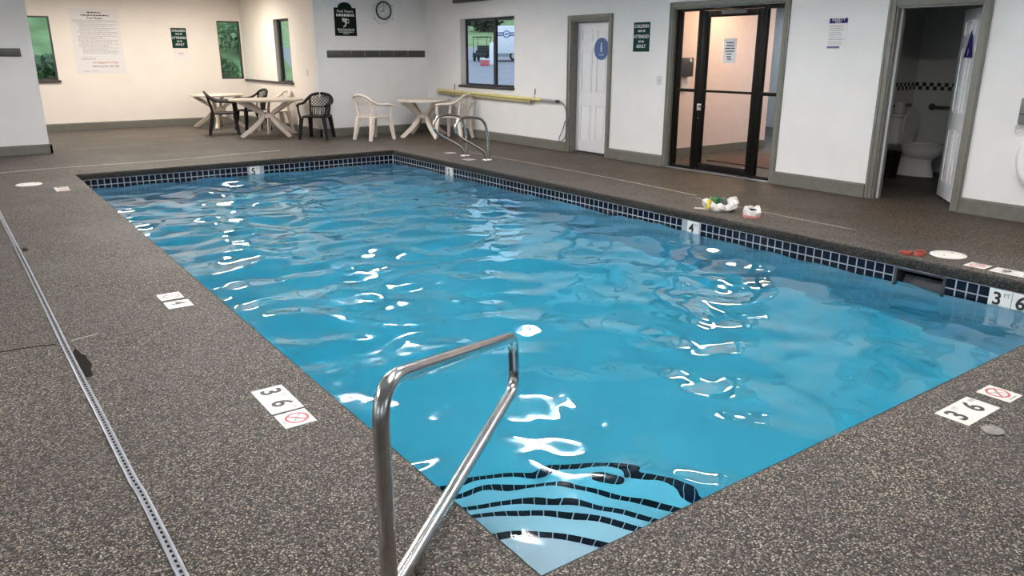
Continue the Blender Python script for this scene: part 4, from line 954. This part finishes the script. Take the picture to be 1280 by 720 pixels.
# ------------------------------------------------------------------ outdoors
ASPH = M('asphalt', (.22, .23, .27), .85, var=.1, vscale=1.5); GRASS = M('grass', (.20, .29, .12), .9, var=.35, vscale=1.2, bump=.4, bscale=8); LEAF = M('leaves', (.09, .17, .06), .7, var=.5, vscale=2.5); LEAFD = M('dark_leaves', (.025, .05, .025), .8, var=.5, vscale=2.5); BARK = M('bark', (.06, .045, .035), .9)
def terrain(name, mat, x0, x1, y0, y1, fn, nx=24, ny=24):
    g = G(); vs_ = []
    for i in range(nx+1):
        for j in range(ny+1):
            x = x0+(x1-x0)*i/nx; y = y0+(y1-y0)*j/ny; vs_.append((x, y, fn(x, y)))
    fs = [(i*(ny+1)+j, (i+1)*(ny+1)+j, (i+1)*(ny+1)+j+1, i*(ny+1)+j+1) for i in range(nx) for j in range(ny)]
    return struct(g.add(vs_, fs).build(name, mat, None, True))
VD = Vector((.70, .714, 0)); 
def lot_z(x, y): s = (x-7)*.7+(y-12)*.714; return -.15+max(0, s-2)*.042
terrain('ground_lot', ASPH, 13.8, 70, -10, 70, lot_z)
terrain('ground_lot', ASPH, 7.3, 13.8, 13.3, 60, lot_z)
terrain('ground_lot', ASPH, 7.3, 10.9, 7.05, 13.3, lambda x, y: -.15, 4, 4)
def bank(x, y): s = (x-7)*.7+(y-12)*.714; return lot_z(x, y)-.08+max(0, (s-54))*.07+max(0, min(1, (s-56)/8))*.3*mnoise.noise(Vector((x*.1, y*.1, 0)))
terrain('ground_bank', GRASS, 22, 120, 22, 120, bank, 60, 60)
def nbank(x, y):
    d = y-18.2; return -.1+max(0, d)*.42*(1 if d < 12 else 1)+.12*mnoise.noise(Vector((x*.5, y*.5, 1)))
terrain('ground_hill', GRASS, -14, 7.2, 17.8, 36, nbank, 30, 30)
struct(G().box(7.3, 7.9, 13.3, 60, -.4, -.14).build('kerb_lot', M('kerb', (.5, .5, .5), .8)))
def foliage(c, r, n, size, seed):
    rnd = random.Random(seed); g = G()
    for _ in range(n):
        u = Vector((rnd.gauss(0, 1), rnd.gauss(0, 1), rnd.gauss(0, 1))).normalized()*(rnd.random()**.4)
        p = Vector((c[0]+u.x*r[0], c[1]+u.y*r[1], c[2]+u.z*r[2])); a = Vector((rnd.gauss(0, 1), rnd.gauss(0, 1), rnd.gauss(0, 1))).normalized()
        b = a.orthogonal().normalized(); d = size*rnd.uniform(.6, 1.3)
        g.add([p-a*d, p+b*d*.45, p+a*d, p-b*d*.45], [(0, 1, 2, 3)])
    return g
def plant(name, label, cat, x, y, z, r, n, size, seed, trunk, mat, group):
    t = thing(name, label, cat, (x, y, z), 0, group)
    foliage((0, 0, trunk+r[2]*.85), r, n, size, seed).build('foliage', mat, t, fix=False)
    G().tube([(0, 0, -.1), (.03, 0, trunk*.6), (0, 0, trunk+r[2])], [.10*r[0]+.03, .08*r[0]+.02, .02], 8).build('trunk', BARK, t, True)
for i, (u, dist, rx, rz_, tr, lab) in enumerate(((586, 92, 2.6, 2.8, .2, 'behind the utility cart'), (607, 82, 2.2, 2.4, .3, 'behind the tall white cylinder'), (632, 100, 2.8, 3.0, .3, 'behind the white trailer'))):
    p = at_d(u, 30, dist); plant('roadside_tree', 'dark leafy tree on the grass bank ' + lab, 'tree', p.x, p.y, bank(p.x, p.y)-.1, (rx, rx, rz_), 900, .5, i, tr, LEAFD, 'trees beyond the parking lot')
for i, (x, y, r_, h, lab) in enumerate(((.95, 20.6, .55, .30, 'low leafy shrub outside the window behind the partition'), (4.75, 20.0, .5, .40, 'small leafy shrub outside the cream corner window'), (6.0, 22.2, .9, .85, 'big leafy shrub outside the cream corner window'), (5.9, 15.6, .45, .45, 'low shrub outside the narrow jog window'), (6.75, 17.0, .5, .9, 'tall shrub outside the narrow jog window'))):
    plant('garden_shrub', lab, 'shrub', x, y, (nbank(x, y) if y > 17.8 else -.15)-.02, (r_, r_, h), 650, .10, 50+i, .1, LEAF, 'shrubs outside the far windows')
terrain('ground_strip', GRASS, 4.8, 7.3, 13.2, 17.9, lambda x, y: -.16, 6, 6)
# parked trailer / white vehicle and utility cart seen through the sliding window
RVW = M('vehicle_white', (.70, .74, .80), .3); RVB = M('vehicle_blue', (.05, .09, .25), .3); TYRE = M('tyre_black', (.012, .012, .012), .8)
def ground_pt(u, dist, v=66): p = at_d(u, v, dist); return Vector((p.x, p.y, lot_z(p.x, p.y)))
side = Vector((cr.x, cr.y, 0)).normalized(); rzs = math.atan2(side.y, side.x)
p = ground_pt(662, 46.6); rv = thing('white_trailer', 'white trailer with blue stripes parked outside the sliding window', 'trailer', p, rzs); rv.scale = (.78,)*3
G().box(-2.75, 2.75, -1.2, 1.2, .50, 2.55, ch=.10).build('body', RVW, rv, True)
for z in (2.03, 1.86): box('stripe', RVB, -2.7, 2.7, -1.212, -1.20, z-.045, z+.045, parent=rv)
cxr = -1.78
me = G().prism([(cxr+.25*math.cos(2*PI*i/24), -1.225, 1.95+.24*math.sin(2*PI*i/24)) for i in range(24)], (0, .02, 0)); me.build('emblem_disc', RVW, rv)
G().torus((cxr, -1.225, 1.95), .235, .03, 'y', 28, 6).build('emblem_ring', RVB, rv, True); box('emblem_bar', RVB, cxr-.13, cxr+.13, -1.235, -1.225, 1.90, 1.99, parent=rv)
for x in (-1.2, 0.0):
    wh_ = G().tube([(x, -1.18, .36), (x, -.95, .36)], .36, 24).build('wheel', TYRE, rv, True); G().tube([(x, -1.19, .36), (x, -1.17, .36)], .2, 18).build('hub_cap', STEEL, wh_, True)
    G().tube([(x, .95, .36), (x, 1.18, .36)], .36, 24).build('wheel', TYRE, rv, True)
box('skirt', M('vehicle_grey', (.25, .28, .32), .5), -2.6, 2.6, -1.15, 1.15, .30, .50, parent=rv)
p = ground_pt(603, 46.6); ct = thing('utility_cart', 'dark utility cart with a roof frame parked on the lot', 'cart', p, rzs-.2); ct.scale = (.80,)*3
CD = M('cart_dark', (.02, .022, .025), .5)
G().box(-.55, .55, -.9, .9, .28, .62, ch=.04).build('body', CD, ct, True); G().box(-.5, .5, -.1, .35, .62, .78, ch=.04).build('seat', CD, ct, True); G().box(-.5, .5, .35, .5, .70, 1.15, ch=.03).build('backrest', CD, ct, True)
for x in (-.52, .52):
    for y in (-.7, .6): G().tube([(x, y, .6), (x, y, 1.72)], .022, 8).build('roof_post', CD, ct, True)
G().box(-.6, .6, -.8, .8, 1.70, 1.76, ch=.02).build('roof', CD, ct, True)
for x in (-.52, .40):
    for y in (-.62, .62): G().tube([(x, y, .22), (x+.12, y, .22)], .22, 18).build('wheel', TYRE, ct, True)
p = ground_pt(606, 42); cl_ = thing('cooler', 'small red and white cooler on the asphalt beside the cart', 'cooler', p, rzs); box('body', M('cooler_red', (.55, .12, .14), .4), -.25, .25, -.17, .17, 0, .30, parent=cl_, ch=.02); box('cooler_lid', RVW, -.26, .26, -.18, .18, .30, .37, parent=cl_, ch=.015)
p = ground_pt(615, 43); bb = thing('gas_cylinder', 'tall white cylinder standing on the lot before the trailer', 'cylinder', p, 0); G().loft([(0, 0, 0, .15, .15), (0, 0, 1.0, .15, .15), (0, 0, 1.12, .10, .10), (0, 0, 1.18, .05, .05)], 20).build('bottle', RVW, bb, True); G().tube([(0, 0, 1.17), (0, 0, 1.28)], .03, 10).build('valve', STEEL, bb, True)
